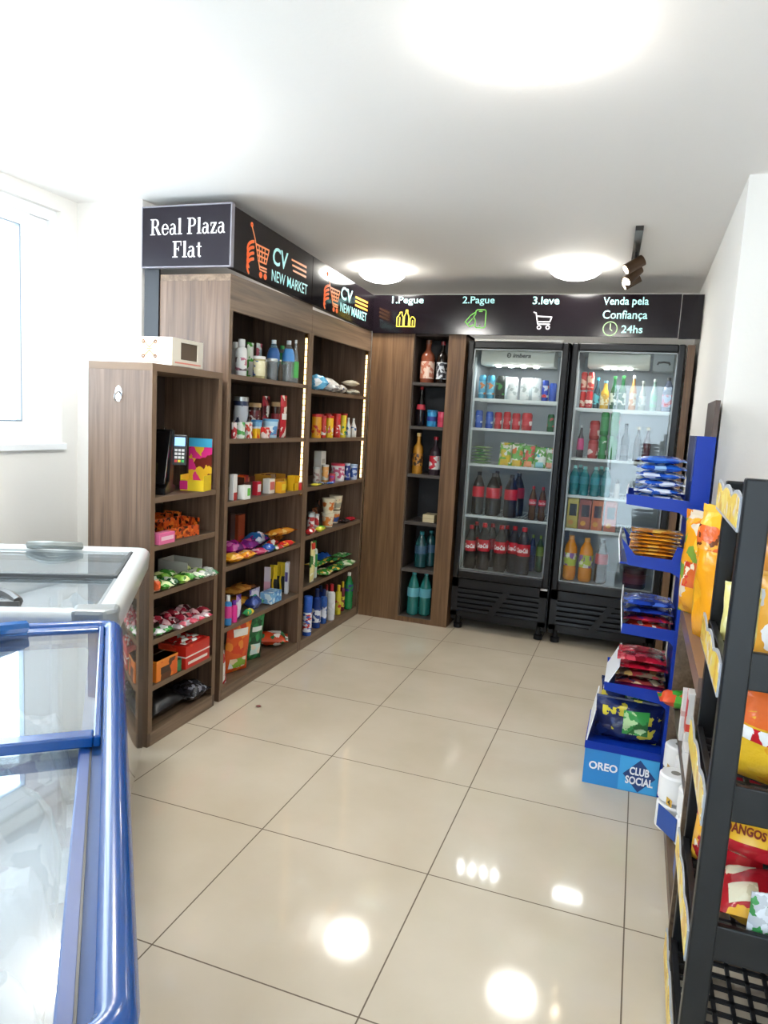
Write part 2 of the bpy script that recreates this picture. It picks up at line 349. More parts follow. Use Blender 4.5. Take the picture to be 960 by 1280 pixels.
# ---------------------------------------------------------------- sign boards
SIGN = M('150f14', .12, spec=.4)
sg = thing('sign_board', 'black end sign with white serif lettering above the tall cabinet', 'sign', (-.34, 1.44, 2.08)); ws = World(sg)
ws('panel', MB().box(-.588, -.112, 1.43, 1.45, 2.083, 2.352), M('1c1620', .3, spec=.3), bevel=.001)
ws('frame', MB().box(-.590, -.108, 1.427, 1.452, 2.350, 2.356).box(-.590, -.108, 1.427, 1.452, 2.079, 2.084).box(-.592, -.588, 1.427, 1.452, 2.079, 2.356).box(-.112, -.106, 1.427, 1.452, 2.079, 2.356), M('8a8790', .4))
# serif letters
def ring(cx, cy, rx, ry, tx, ty, a0=0, a1=360, n=20):
    o = arc(cx, cy, rx, ry, a0, a1, n); i = arc(cx, cy, rx - tx, ry - ty, a0, a1, n); pts = o + i; k = n + 1
    return pts, [(j, j + 1, k + j + 1, k + j) for j in range(n)]
def rect(x0, y0, x1, y1): return [(x0, y0), (x1, y0), (x1, y1), (x0, y1)], [(0, 1, 2, 3)]
def quad(*p): return list(p), [(0, 1, 2, 3)]
def glyph(c):
    S = .17
    if c in 'RP':
        g = [rect(.12, 0, .12 + S, 1), rect(0, 0, .42, .06), rect(0, .94, .4, 1), rect(.2, .46, .45, .52), rect(.2, .94, .45, 1), ring(.42, .73, .31, .27, .16, .06, -90, 90)]
        if c == 'R': g += [quad((.38, .5), (.58, .5), (.86, .06), (.66, 0)), rect(.66, 0, .92, .06)]
        return g, (.92 if c == 'R' else .76)
    if c == 'e': return [ring(.3, .33, .3, .35, .14, .05, 0, 310), rect(.1, .34, .57, .4), ring(.3, .33, .3, .35, .06, .05, -60, -25)], .62
    if c == 'a': return [rect(.34, .05, .34 + S, .5), ring(.27, .46, .24, .22, .13, .06, 0, 150), ring(.22, .2, .22, .22, .12, .06, 60, 330), quad((.34, .1), (.5, .1), (.62, .02), (.5, -.01))], .63
    if c == 'l': return [rect(.1, 0, .1 + S, 1), rect(0, 0, .38, .06), quad((0, .95), (.1, .93), (.27, 1.0), (.2, 1.0))], .38
    if c == 'z': return [rect(.02, 0, .5, .06), rect(.02, .6, .5, .66), quad((.02, .05), (.2, .05), (.5, .62), (.32, .62)), rect(.02, .45, .07, .62), rect(.46, 0, .51, .2)], .54
    if c == 'F': return [rect(.12, 0, .12 + S, 1), rect(0, 0, .42, .06), rect(0, .94, .7, 1), rect(.2, .49, .5, .55), rect(.65, .72, .7, .97), rect(.47, .38, .51, .66)], .74
    if c == 't': return [rect(.12, .1, .12 + .15, .88), rect(0, .6, .4, .66), ring(.27, .16, .15, .17, .13, .07, 180, 320)], .42
    return [], .32
def serif(s):
    x = 0; P = []; F = []
    for ch in s:
        g, adv = glyph(ch)
        for p, f in g:
            o = len(P); P += [(q[0] + x, q[1]) for q in p]; F += [tuple(i + o for i in ff) for ff in f]
        x += adv + .05
    return P, F, x - .05
for s_, cx, cz, wd, hh in [('Real Plaza', -.341, 2.262, .405, .072), ('Flat', -.34, 2.160, .158, .073)]:
    P, F, tw = serif(s_); P = [((p[0] - tw / 2) * wd / tw, (p[1] - .5) * hh) for p in P]
    ws('lettering', flat(P, F, ((cx, 1.43, cz), (1, 0, 0), (0, 0, 1), (0, -1, 0))), M('f4f2f4', .4, emit=.15), label='white serif lettering on the black sign')  # letters are not lit; a slight glow is put into their white
TEAL = M('a9e4e2', .4, emit=.25); ORAN = M('e8925a', .4, emit=.2); YEL = M('e8d24a', .4, emit=.2); GRN = M('7cc45a', .4, emit=.2); WHT = M('f4eef2', .4, emit=.2); PGRN = M('b4d0a0', .4, emit=.2)  # printed, unlit sign colours; a faint glow is added to each
def sboard(lab, y0, y1, zb0, zt0, zb1, zt1):
    s = thing('sign_board', lab, 'sign', (-.12, (y0 + y1) / 2, min(zb0, zb1))); w_ = World(s)
    w_('panel', MB().hexa([(-.150, y0, zb0), (-.119, y0, zb0), (-.119, y1, zb1), (-.150, y1, zb1), (-.150, y0, zt0), (-.119, y0, zt0), (-.119, y1, zt1), (-.150, y1, zt1)]), SIGN); return s, w_
def cartlogo(w_, y, z, sc, zs, colr, mats):   # frame on the left sign: right = +Y, up = +Z, normal +X
    fr = ((-.119, y, z), (0, 1, 0), (0, 0, 1), (1, 0, 0))
    T = lambda pts: [(p[0] * sc, p[1] * zs) for p in pts]
    P = [[(-.05, .12), (-.02, .07), (.035, -.07)], [(-.01, .045), (.12, .045), (.095, -.03), (.015, -.03)], [(.00, .02), (.113, .02)], [(.006, -.005), (.104, -.005)],
         [(.02, .045), (.03, -.03)], [(.05, .045), (.052, -.03)], [(.08, .045), (.076, -.03)], [(.035, -.055), (.1, -.055)], [(.035, -.07), (.1, -.07)]]
    for k, (rr_, th_) in enumerate([(.010, 0), (.013, 0), (.013, 0)]): pass
    P += [arc(-.052, .127, .008, .008, 0, 360, 8), arc(.045, -.095, .012, .012, 0, 360, 8), arc(.09, -.095, .012, .012, 0, 360, 8), arc(.045, -.095, .004, .004, 0, 360, 6), arc(.09, -.095, .004, .004, 0, 360, 6)]
    P = [T(p) for p in P]
    p, f = strokes(P, .009); w_('logo', flat(p, f, fr), colr[0])
    P2 = []
    for k in range(4): P2.append(T(arc(.0, .005 - .028 * k, .085, .05, 110, 215, 10)))
    p, f = strokes(P2, .015); w_('logo', flat(p, f, fr, .0012), colr[0])
L1, wL1 = sboard('long black sign with orange cart logo, nearest the serif end sign', 1.45, 2.30, 2.082, 2.352, 2.058, 2.318)
L2, wL2 = sboard('long black sign with orange cart logo, meeting the back corner', 2.305, 3.296, 2.058, 2.318, 2.035, 2.275)
cartlogo(wL1, 1.675, 2.19, 1.0, .95, [ORAN], None)
def ltxt(w_, s, y0, y1, z0, z1, mat, **k): return letters(None, s, ((-.119, (y0 + y1) / 2, (z0 + z1) / 2), (0, 1, 0), (0, 0, 1), (1, 0, 0)), y1 - y0, z1 - z0, mat, wf=w_, **k)
ltxt(wL1, 'CV', 1.835, 2.00, 2.175, 2.265, TEAL, bold=.02, shear=.1); ltxt(wL1, 'NEW MARKET', 1.83, 2.24, 2.095, 2.15, TEAL, bold=.01)
for k in range(3): wL1('logo_bar', MB().hexa([(-.1195, 2.04 + .01 * k, 2.238 - .026 * k), (-.1175, 2.04 + .01 * k, 2.238 - .026 * k), (-.1175, 2.22, 2.234 - .026 * k), (-.1195, 2.22, 2.234 - .026 * k), (-.1195, 2.04 + .01 * k, 2.247 - .026 * k), (-.1175, 2.04 + .01 * k, 2.247 - .026 * k), (-.1175, 2.22, 2.246 - .026 * k), (-.1195, 2.22, 2.246 - .026 * k)]), ORAN)
cartlogo(wL2, 2.56, 2.155, 1.1, .85, [ORAN], None)
ltxt(wL2, 'CV', 2.71, 2.90, 2.155, 2.235, TEAL, bold=.02, shear=.1); ltxt(wL2, 'NEW MARKET', 2.71, 3.16, 2.08, 2.135, TEAL, bold=.01)
for k in range(3): wL2('logo_bar', MB().box(-.1195, -.1175, 2.95, 3.17, 2.20 - .025 * k, 2.213 - .025 * k), M('f0a040', .4, emit=.3))  # printed logo bars with a faint glow added to the orange
bs = thing('sign_board', 'long black sign across the back with shopping steps in pale lettering', 'sign', (.9, 3.30, 2.02)); wb = World(bs)
wb('panel', MB().box(-.118, 1.86, 3.288, 3.309, 2.022, 2.278), SIGN); wb('panel', MB().box(1.864, 1.985, 3.288, 3.309, 2.016, 2.276), SIGN)
def btxt(s, x0, x1, z0, z1, mat=TEAL, **k): return letters(None, s, (((x0 + x1) / 2, 3.288, (z0 + z1) / 2), (1, 0, 0), (0, 0, 1), (0, -1, 0)), x1 - x0, z1 - z0, mat, wf=wb, **k)
btxt('1.Pegue', .015, .24, 2.208, 2.268, bold=.012); btxt('2.Pague', .51, .725, 2.208, 2.268, bold=.012); btxt('3.leve', .972, 1.14, 2.217, 2.266, bold=.012)
btxt('Venda pela', 1.408, 1.675, 2.20, 2.262, bold=.01); btxt('Confiança', 1.412, 1.675, 2.118, 2.182, bold=.01); btxt('24hs', 1.53, 1.655, 2.045, 2.092, bold=.014)
def icon(P, cx, cz, mat, wd=.007):
    p, f = strokes(P, wd); wb('icon', flat(p, f, ((cx, 3.288, cz), (1, 0, 0), (0, 0, 1), (0, -1, 0))), mat)
icon([[(-.065, -.05), (-.065, .01), (-.045, .035), (-.045, .045), (-.03, .045), (-.03, .03), (-.02, .01), (-.02, -.05)], [(-.065, -.05), (.065, -.05)], [(-.012, -.05), (-.012, .02), (-.002, .04), (-.002, .06), (.01, .06), (.01, .04), (.02, .02), (.02, -.05)],
      [(.03, -.05), (.03, .0), (.04, .015), (.05, .015), (.065, 0), (.065, -.05)], [(-.045, -.04), (-.045, .01)], [(.048, -.04), (.048, -.01)]], .122, 2.118, YEL)
icon([[(0, .05), (.01, .058), (.06, .058), (.068, .05), (.068, -.05), (.06, -.058), (.01, -.058), (0, -.05), (0, -.01), (-.012, .01), (0, .03), (0, .05)], [(.022, .047), (.042, .047)], [(.03, -.044), (.034, -.044)],
      [(-.005, .04), (-.035, .02), (-.068, -.02), (-.035, -.052), (-.01, -.04)], [(-.05, -.035), (-.02, .0)]], .605, 2.124, GRN)
icon([[(-.06, .05), (-.045, .045), (-.03, -.025), (.045, -.025)], [(-.04, .025), (.055, .02), (.045, -.01), (-.034, -.01)], arc(-.02, -.045, .011, .011, 0, 360, 10), arc(.035, -.045, .011, .011, 0, 360, 10)], 1.045, 2.118, WHT)
icon([arc(0, 0, .042, .042, 0, 360, 24), [(0, .03), (0, -.002), (.012, -.012)]], 1.463, 2.07, PGRN, .006)
# ---------------------------------------------------------------- drinks fridges
LINER = M('9ba2a6', .4); SHELFW = M('dfe3e2', .35)
def fridge(lab, x0, x1, shelves, base, logo, lightbox):
    yb = 3.93; yf = 3.33; r_ = thing('drinks_fridge', lab, 'fridge', ((x0 + x1) / 2, 3.6, 0), 0, 'glass-door drinks fridges'); w = World(r_)
    t_ = .035; zt = 1.985; zb = .40
    w('body', MB().box(x0, x0 + t_, yf + .035, yb, .06, zt).box(x1 - t_, x1, yf + .035, yb, .06, zt).box(x0, x1, yb - t_, yb, .06, zt).box(x0, x1, yf + .035, yb, zt - .03, zt).box(x0, x1, yf + .06, yb, .06, base - .02), BLACK)
    w('liner', MB().box(x0 + t_, x0 + t_ + .006, yf + .04, yb - t_, base - .02, zt - .03).box(x1 - t_ - .006, x1 - t_, yf + .04, yb - t_, base - .02, zt - .03).box(x0 + t_, x1 - t_, yb - t_ - .006, yb - t_, base - .02, zt - .03)
      .box(x0 + t_, x1 - t_, yf + .04, yb - t_, base - .02, base).box(x0 + t_, x1 - t_, yf + .04, yb - t_, zt - .036, zt - .03), LINER)
    # door
    fw = .043
    d = w('door', MB().box(x0 + .004, x0 + fw, yf - .02, yf + .03, zb - .03, zt).box(x1 - fw, x1 - .004, yf - .02, yf + .03, zb - .03, zt)
          .box(x0 + fw, x1 - fw, yf - .02, yf + .03, zt - .05, zt).box(x0 + fw, x1 - fw, yf - .02, yf + .03, zb - .03, zb + .03), M('0f0e10', .3, spec=.35), bevel=.008)
    MB().box(x0 + fw, x1 - fw, yf, yf + .006, zb + .03, zt - .05).build('pane', PANE, d)
    g = .007; a, b_, c, e = x0 + fw, x1 - fw, zb + .03, zt - .05
    MB().box(a, a + g, yf - .004, yf + .02, c, e).box(b_ - g, b_, yf - .004, yf + .02, c, e).box(a, b_, yf - .004, yf + .02, c, c + g).box(a, b_, yf - .004, yf + .02, e - g, e).build('door_seal', M('8d9090', .3, .5), d)
    # grille: slanted slots either side of a diagonal bar
    gz0, gz1 = .10, zb - .035; gy = yf - .012
    gr = w('grille', MB().box(x0 + .006, x1 - .006, gy + .012, gy + .03, gz0, gz1), M('0c0c0d', .6))
    fr = MB(); X0, X1 = x0 + .006, x1 - .006
    fr.box(X0, X1, gy - .004, gy + .012, gz1 - .06, gz1).box(X0, X1, gy - .004, gy + .012, gz0, gz0 + .035).box(X0, X0 + .045, gy - .004, gy + .012, gz0, gz1).box(X1 - .05, X1, gy - .004, gy + .012, gz0, gz1)
    n_ = 5; zz0 = gz0 + .035; zz1 = gz1 - .06
    for k in range(n_):
        zc = zz0 + (zz1 - zz0) * (k + .5) / n_
        fr.prism([(gy - .006, zc - .012), (gy + .008, zc - .005), (gy + .008, zc + .012), (gy - .004, zc + .006)], X0 + .04, X1 - .045, 0)
    mid0 = X0 + (X1 - X0) * .42; mid1 = X0 + (X1 - X0) * .58
    fr.prism([(mid0 - .02, zz0), (mid0 + .03, zz0), (mid1 + .03, zz1), (mid1 - .02, zz1)], gy - .008, gy + .008, 1)
    fr.build('louvre', M('131214', .4, spec=.3), gr)
    for xx in (x0 + .05, x1 - .05): w('foot', MB().lathe([(.03, 0), (.03, .03), (.018, .035), (.018, .1)], 14, (xx, yf + .05, 0)), BLACKM, True); w('foot', MB().lathe([(.03, 0), (.03, .03), (.018, .035), (.018, .06)], 14, (xx, yb - .06, 0)), BLACKM, True)
    w('hinge', MB().box(x1 - .05, x1 - .005, yf - .026, yf - .01, zb - .045, zb - .03), CHROME)
    for z in shelves:
        q = MB(); q.box(x0 + t_ + .008, x1 - t_ - .008, yf + .05, yf + .056, z - .014, z + .004)
        for k in range(24):
            xx = x0 + t_ + .015 + (x1 - x0 - 2 * t_ - .03) * k / 23; q.box(xx - .002, xx + .002, yf + .056, yb - .06, z - .006, z - .001)
        q.box(x0 + t_ + .008, x1 - t_ - .008, yb - .066, yb - .06, z - .01, z).box(x0 + t_ + .008, x1 - t_ - .008, 3.62, 3.626, z - .012, z - .006)
        w('wire_shelf', q, SHELFW)
    for xx in (x0 + t_ + .01, x1 - t_ - .014): w('shelf_rail', MB().box(xx, xx + .004, yf + .07, yf + .09, base, zt - .1), SHELFW)
    lx0, lx1, lz0, lz1 = lightbox
    hd = w('light_header', MB().prism([(yf + .06, lz1), (yf + .05, lz0 + .02), (yf + .075, lz0), (yf + .25, lz0), (yf + .25, lz1)], lx0, lx1, 0), M('dcdcd2', .4), bevel=.006)
    lq = MB()
    for k in range(4): xx = lx0 + .12 + (lx1 - lx0 - .24) * k / 3; lq.lathe([(.014, -.008), (.018, 0)], 12, (xx, yf + .09, lz0 - .001))
    w('light_tube', lq, M('ffffff', .4, emit=FRIDGE_LIGHT * 3))
    w('light_tube', MB().box(x0 + t_ + .007, x0 + t_ + .014, yf + .045, yf + .055, base + .05, zt - .1), M('dfe6ea', .4))
    if logo:
        letters(None, 'imbera', (((lx0 + lx1) / 2 + .03, yf + .051, lz1 - .034), (1, 0, 0), (0, 0, 1), (0, -1, 0)), .12, .028, BLACK, bold=.02, shear=.25, wf=w)
        p, f = strokes([arc(0, 0, .011, .013, -150, 150, 14), [(-.012, 0), (.0, 0)]], .006); w('logo', flat(p, f, (((lx0 + lx1) / 2 - .055, yf + .051, lz1 - .034), (1, 0, 0), (0, 0, 1), (0, -1, 0))), BLACK)
    return r_, w
ZF1 = [1.607, 1.407, 1.163, .807]; ZF2 = [1.575, 1.251, 1.004, .781]
fr1, wf1 = fridge('left black drinks fridge full of cola bottles and cans', .562, 1.226, ZF1, .42, True, (.64, 1.13, 1.835, 1.935))
fr2, wf2 = fridge('right black drinks fridge with orange juice bottles, partly behind the blue stand', 1.240, 1.918, ZF2, .432, False, (1.34, 1.72, 1.84, 1.93))
wf2('fan_box', MB().box(1.735, 1.86, 3.42, 3.6, 1.83, 1.94), M('a9aeb0', .4), bevel=.005); wf2('handle', MB().tube([(1.765, 3.42, 1.872), (1.768, 3.405, 1.88), (1.80, 3.402, 1.884), (1.832, 3.405, 1.88), (1.835, 3.42, 1.872)], .006), BLACK, True)
tag(MB().box(.60, 1.18, 3.335, 3.36, 1.987, 2.0).build('metal_rail', M('e8e4d8', .35, .3)), 'thin pale rail lying along the top of the left fridge', 'rail')
# ---------------------------------------------------------------- chest freezers
BLUE = M('084488', .25, coat=.3); BLUED = M('0f3c80', .4); GREYR = M('c9cccb', .3, .2, coat=.3); GREYD = M('8f9394', .35, .2)
def freezer(name, lab, origin, ang, skew, Wd, L, zt, rim, rmat, cmat, bodymat, fw, rw):
    t_ = thing(name, lab, 'chest freezer', (origin[0], origin[1], 0), math.radians(ang))
    sk = math.tan(math.radians(skew))
    def P(nm, mb, mats, under=None, **k):
        mb.v = [(x, y + sk * (-x), z) for x, y, z in mb.v]; return mb.build(nm, mats, under or t_, **k)
    def rbox(x0, x1, y0, y1, r_, n=5):
        pts = []
        for cx, cy, a0 in ((x1 - r_, y1 - r_, 0), (x0 + r_, y1 - r_, 90), (x0 + r_, y0 + r_, 180), (x1 - r_, y0 + r_, 270)): pts += arc(cx, cy, r_, r_, a0, a0 + 90, n)
        return pts
    # walls of the tub
    o = rbox(-Wd + .012, -.012, -L + .012, -.012, .04); i = rbox(-Wd + .07, -.07, -L + .07, -.07, .03)
    n_ = len(o); mb = MB(); v = [(p[0], p[1], .07) for p in o] + [(p[0], p[1], zt - .05) for p in o] + [(p[0], p[1], zt - .05) for p in i] + [(p[0], p[1], .35) for p in i]
    fs = []; ms = []
    for k in range(n_):
        j = (k + 1) % n_
        fs.append((k, j, n_ + j, n_ + k)); fs.append((n_ + k, n_ + j, 2 * n_ + j, 2 * n_ + k)); fs.append((2 * n_ + k, 2 * n_ + j, 3 * n_ + j, 3 * n_ + k)); ms += [0, 0, 1]
    fs.append(tuple(range(n_ - 1, -1, -1))); fs.append(tuple(range(3 * n_, 4 * n_))); ms += [0, 1]
    mb.v = v; mb.f = fs; mb.m = ms; P('tub', mb, [bodymat, M('e4e8ea', .5)], smooth=True)
    P('base', MB().box(-Wd + .03, -.03, -L + .03, -.03, .02, .07), BLACKM)
    for x in (-Wd + .06, -.06):
        for y in (-L + .06, -.06): P('foot', MB().lathe([(.025, 0), (.025, .025)], 12, (x, y, 0)), BLACKM)
    # rounded rim
    prof = [(0, -.075), (0.006, -.02), (0, -.008), (-.008, -.001), (-.02, .0), (-rw + .006, -.004), (-rw, -.010), (-rw, -.05), (-.02, -.075)]
    ln = 14; rb = MB(); base = rbox(-Wd, 0, -L, 0, .05, 7); nb = len(base); vv = []
    for (dx, dz) in prof:
        ins = rbox(-Wd - dx, dx, -L - dx, dx, max(.05 + dx, .004), 7)
        vv += [(p[0], p[1], zt + dz) for p in ins]
    np_ = len(prof); fs = []
    for a_ in range(np_):
        b2 = (a_ + 1) % np_
        for k in range(nb):
            j = (k + 1) % nb; fs.append((a_ * nb + k, a_ * nb + j, b2 * nb + j, b2 * nb + k))
    rb.add(vv, fs); P(rim, rb, rmat, smooth=True)
    return t_, P
fzW, PW = freezer('chest_freezer', 'grey-rimmed chest freezer with sliding glass lids beside the low cabinet', (-.086, .859), 32.3, 4.5, .72, .935, .88, 'rim', GREYR, GREYD, M('d5d7d6', .09, .35, coat=1.0), .06, .055)
PW('corner_cap', MB().prism([(-.115, -.945), (-.03, -.945), (.004, -.915), (.004, -.86), (-.05, -.865), (-.115, -.87)], .80, .8845, 2), GREYD, bevel=.012)
def lid(P, root_part, x0, x1, y0, y1, z, fm, fwx, fwy, handle, hm, dark=None):
    f = MB().box(x0, x0 + fwx, y0, y1, z - .02, z).box(x1 - fwx, x1, y0, y1, z - .02, z).box(x0 + fwx, x1 - fwx, y1 - fwy, y1, z - .02, z).box(x0 + fwx, x1 - fwx, y0, y0 + fwy, z - .02, z)
    l = P('glass_lid', f, fm, bevel=.003)
    P('pane', MB().box(x0 + fwx, x1 - fwx, y0 + fwy, y1 - fwy, z - .012, z - .006), LID, under=l)
    if handle:
        hx, hy, wd, s = handle
        h = MB(); n = 12; pts = []
        for k in range(n + 1):
            u = k / n; pts.append((hx - wd / 2 + wd * u, hy - s * .055 * math.sin(PI * u), z + .012 + .012 * math.sin(PI * u)))
        h.tube(pts, .015, 8); h.box(hx - wd / 2 - .005, hx + wd / 2 + .005, hy - .012, hy + .012, z - .005, z + .016)
        P('handle', h, hm, under=l, smooth=True)
    return l
DKG = M('4c4e50', .4)
lid(PW, 0, -.665, -.058, -.47, -.030, .872, DKG, .012, .022, (-.345, -.04, .19, 1), M('7e827f', .35, .2))
lid(PW, 0, -.665, -.058, -.885, -.45, .862, M('9a9ea0', .35, .3), .012, .02, (-.345, -.83, .14, -1), M('5a5856', .4))
fzB, PB = freezer('chest_freezer', 'blue-rimmed chest freezer with sliding glass lids, nearest the viewer', (.504, -.023), 40.35, 0, .66, 1.30, .90, 'rim', BLUE, BLUED, M('1d56a8', .25, coat=.5), .05, .034)
lid(PB, 0, -.622, -.036, -.672, -.036, .893, BLUE, .012, .03, (-.31, -.06, .20, 1), M('1a5a9c', .25))
lid(PB, 0, -.612, -.050, -1.262, -.60, .872, BLUED, .020, .022, None, BLUE)
PB('side_rail', MB().box(-.05, -.034, -1.266, -.036, .84, .868).box(-.626, -.610, -1.266, -.036, .84, .868), M('24528f', .5))
PB('gasket', MB().box(-.0525, -.0495, -1.262, -.672, .8685, .874), BLACK)
SEQ = ['leftmost', 'second from the left', 'third from the left', 'third from the right', 'second from the right', 'rightmost']
STK = ['lowest', 'second from the bottom', 'third from the bottom', 'fourth from the bottom', 'fifth from the bottom', 'sixth from the bottom', 'third from the top', 'second from the top', 'topmost']
# ---------------------------------------------------------------- products: shapes
SHP = {
 'water': [(.8, 0), (1, .03), (1, .14), (.93, .17), (1, .20), (.93, .3), (1, .34), (1, .62), (.92, .7), (.6, .82), (.36, .9), (.34, .94)],
 'soda': [(.75, 0), (1, .04), (1, .2), (.86, .32), (1, .44), (1, .62), (.85, .72), (.55, .84), (.36, .92), (.34, .95)],
 'big': [(.8, 0), (1, .03), (1, .30), (.97, .33), (1, .36), (1, .60), (.93, .68), (.65, .80), (.34, .90), (.32, .95)],
 'beer': [(.95, 0), (1, .02), (1, .52), (.93, .6), (.5, .72), (.4, .9), (.43, .95)],
 'liquor': [(.95, 0), (1, .02), (1, .58), (.9, .66), (.45, .74), (.36, .80), (.36, .95)],
 'slim': [(.9, 0), (1, .03), (1, .45), (.8, .62), (.45, .75), (.32, .9), (.32, .96)],
 'shampoo': [(.9, 0), (1, .02), (1, .68), (.9, .76), (.45, .8), (.45, .84)],
 'juice': [(.8, 0), (1, .05), (1, .25), (.9, .34), (1, .45), (1, .62), (.9, .75), (.5, .88), (.36, .92), (.36, .95)],
 'jar': [(.95, 0), (1, .03), (1, .8), (.9, .86)],
 'can': [(.78, 0), (.95, .035), (1, .07), (1, .9), (.8, .985), (.8, 1.0), (.76, .985)],
 'tub': [(.82, 0), (.84, .02), (1, .92)],
 'cup': [(.7, 0), (.72, .02), (1, .97), (1.04, .985), (1.04, 1)],
 'tin': [(.97, 0), (1, .015), (1, .985), (.97, 1)],
}
def rad(sh, u):
    p = SHP[sh]
    for (r0, z0), (r1, z1) in zip(p, p[1:]):
        if z0 <= u <= z1: return r0 + (r1 - r0) * (u - z0) / max(z1 - z0, 1e-6)
    return p[-1][0]
def bottle(name, lab, cat, x, y, z, r_, h, sh, mat, cap=None, label=None, group=None, rz=0, fill=None, capr=None, txt=None, caplab=None):
    """label = (material, low, high) as fractions of the height"""
    t_ = thing(name, lab, cat, (x, y, z + .0005), rz, group)
    top = SHP[sh][-1][1]
    MB().lathe([(r_ * q, h * u) for q, u in SHP[sh]], 18).build('bottle_body' if cat == 'bottle' else cat.split()[-1] + '_body', mat, t_, True)
    if fill: MB().lathe([(r_ * rad(sh, u) * .93, h * u) for u in [.02, .06, .15, .3, .45, .6, .68, .76, .82] if u <= fill[1]] , 14).build('drink', fill[0], t_, True)
    if cap:
        if sh in ('can',): MB().lathe([(r_ * .74, h * .975), (r_ * .74, h * .982)], 14).build('can_top', cap, t_)
        elif sh in ('tub', 'jar', 'tin'): MB().lathe([(r_ * 1.05, h * (top - .08)), (r_ * 1.05, h * (top + .02)), (r_ * .98, h * (top + .035))], 18).build('lid', cap, t_, True)
        else:
            cr_ = capr * r_ if capr else r_ * SHP[sh][-1][0] * 1.15
            MB().lathe([(cr_, h * (top - .035)), (cr_, h * .995), (cr_ * .85, h)], 14).build('cap', cap, t_, True)
    if label:
        m_, a, b_ = label; k = 5
        MB().lathe([(r_ * rad(sh, a + (b_ - a) * i / k) * 1.012 + .0004, h * (a + (b_ - a) * i / k)) for i in range(k + 1)], 20, caps=False).build('label_wrap', m_, t_, True)
    if txt:
        s, tw, th, zc, tm, kw = txt; p, f = text_mesh(s, tw, th, **kw); rr_ = r_ * rad(sh, zc) * 1.02 + .001
        MB().add([(rr_ * math.sin(q[0] / rr_), -rr_ * math.cos(q[0] / rr_), h * zc + q[1]) for q in p], f).build('lettering', tm, t_)
    return t_
def carton(name, lab, cat, x, y, z, w, d, h, mat, front=None, group=None, rz=0, lidm=None, open_top=None, tilt=0, band=None):
    """box: front face towards local -y"""
    t_ = thing(name, lab, cat, (x, y, z + .0005), rz, group)
    if open_top is None:
        o = MB().box(-w / 2, w / 2, -d / 2, d / 2, 0, h).build('box_body', mat, t_, bevel=.0015)
        MB().box(-w / 2 + .001, w / 2 - .001, -.001, .001, h, h + .0006).build('flap_seam', M('c8c0b0', .6), t_)
    else:
        e = .004; c = open_top
        mb = MB().box(-w / 2, w / 2, -d / 2, d / 2, 0, e).box(-w / 2, -w / 2 + e, -d / 2, d / 2, e, h).box(w / 2 - e, w / 2, -d / 2, d / 2, e, h).box(-w / 2, w / 2, d / 2 - e, d / 2, e, h).box(-w / 2, w / 2, -d / 2, -d / 2 + e, e, h * c)
        mb.build('tray_body', mat, t_)
    if front:
        fm, u0, u1, v0, v1 = front
        MB().box(-w / 2 + w * u0, -w / 2 + w * u1, -d / 2 - .0012, -d / 2 - .0002, h * v0, h * v1).build('front_print', fm, t_)
    if band: MB().box(-w / 2 - .001, w / 2 + .001, -d / 2 - .001, d / 2 + .001, h * band[1], h * band[2]).build('printed_band', band[0], t_)
    return t_
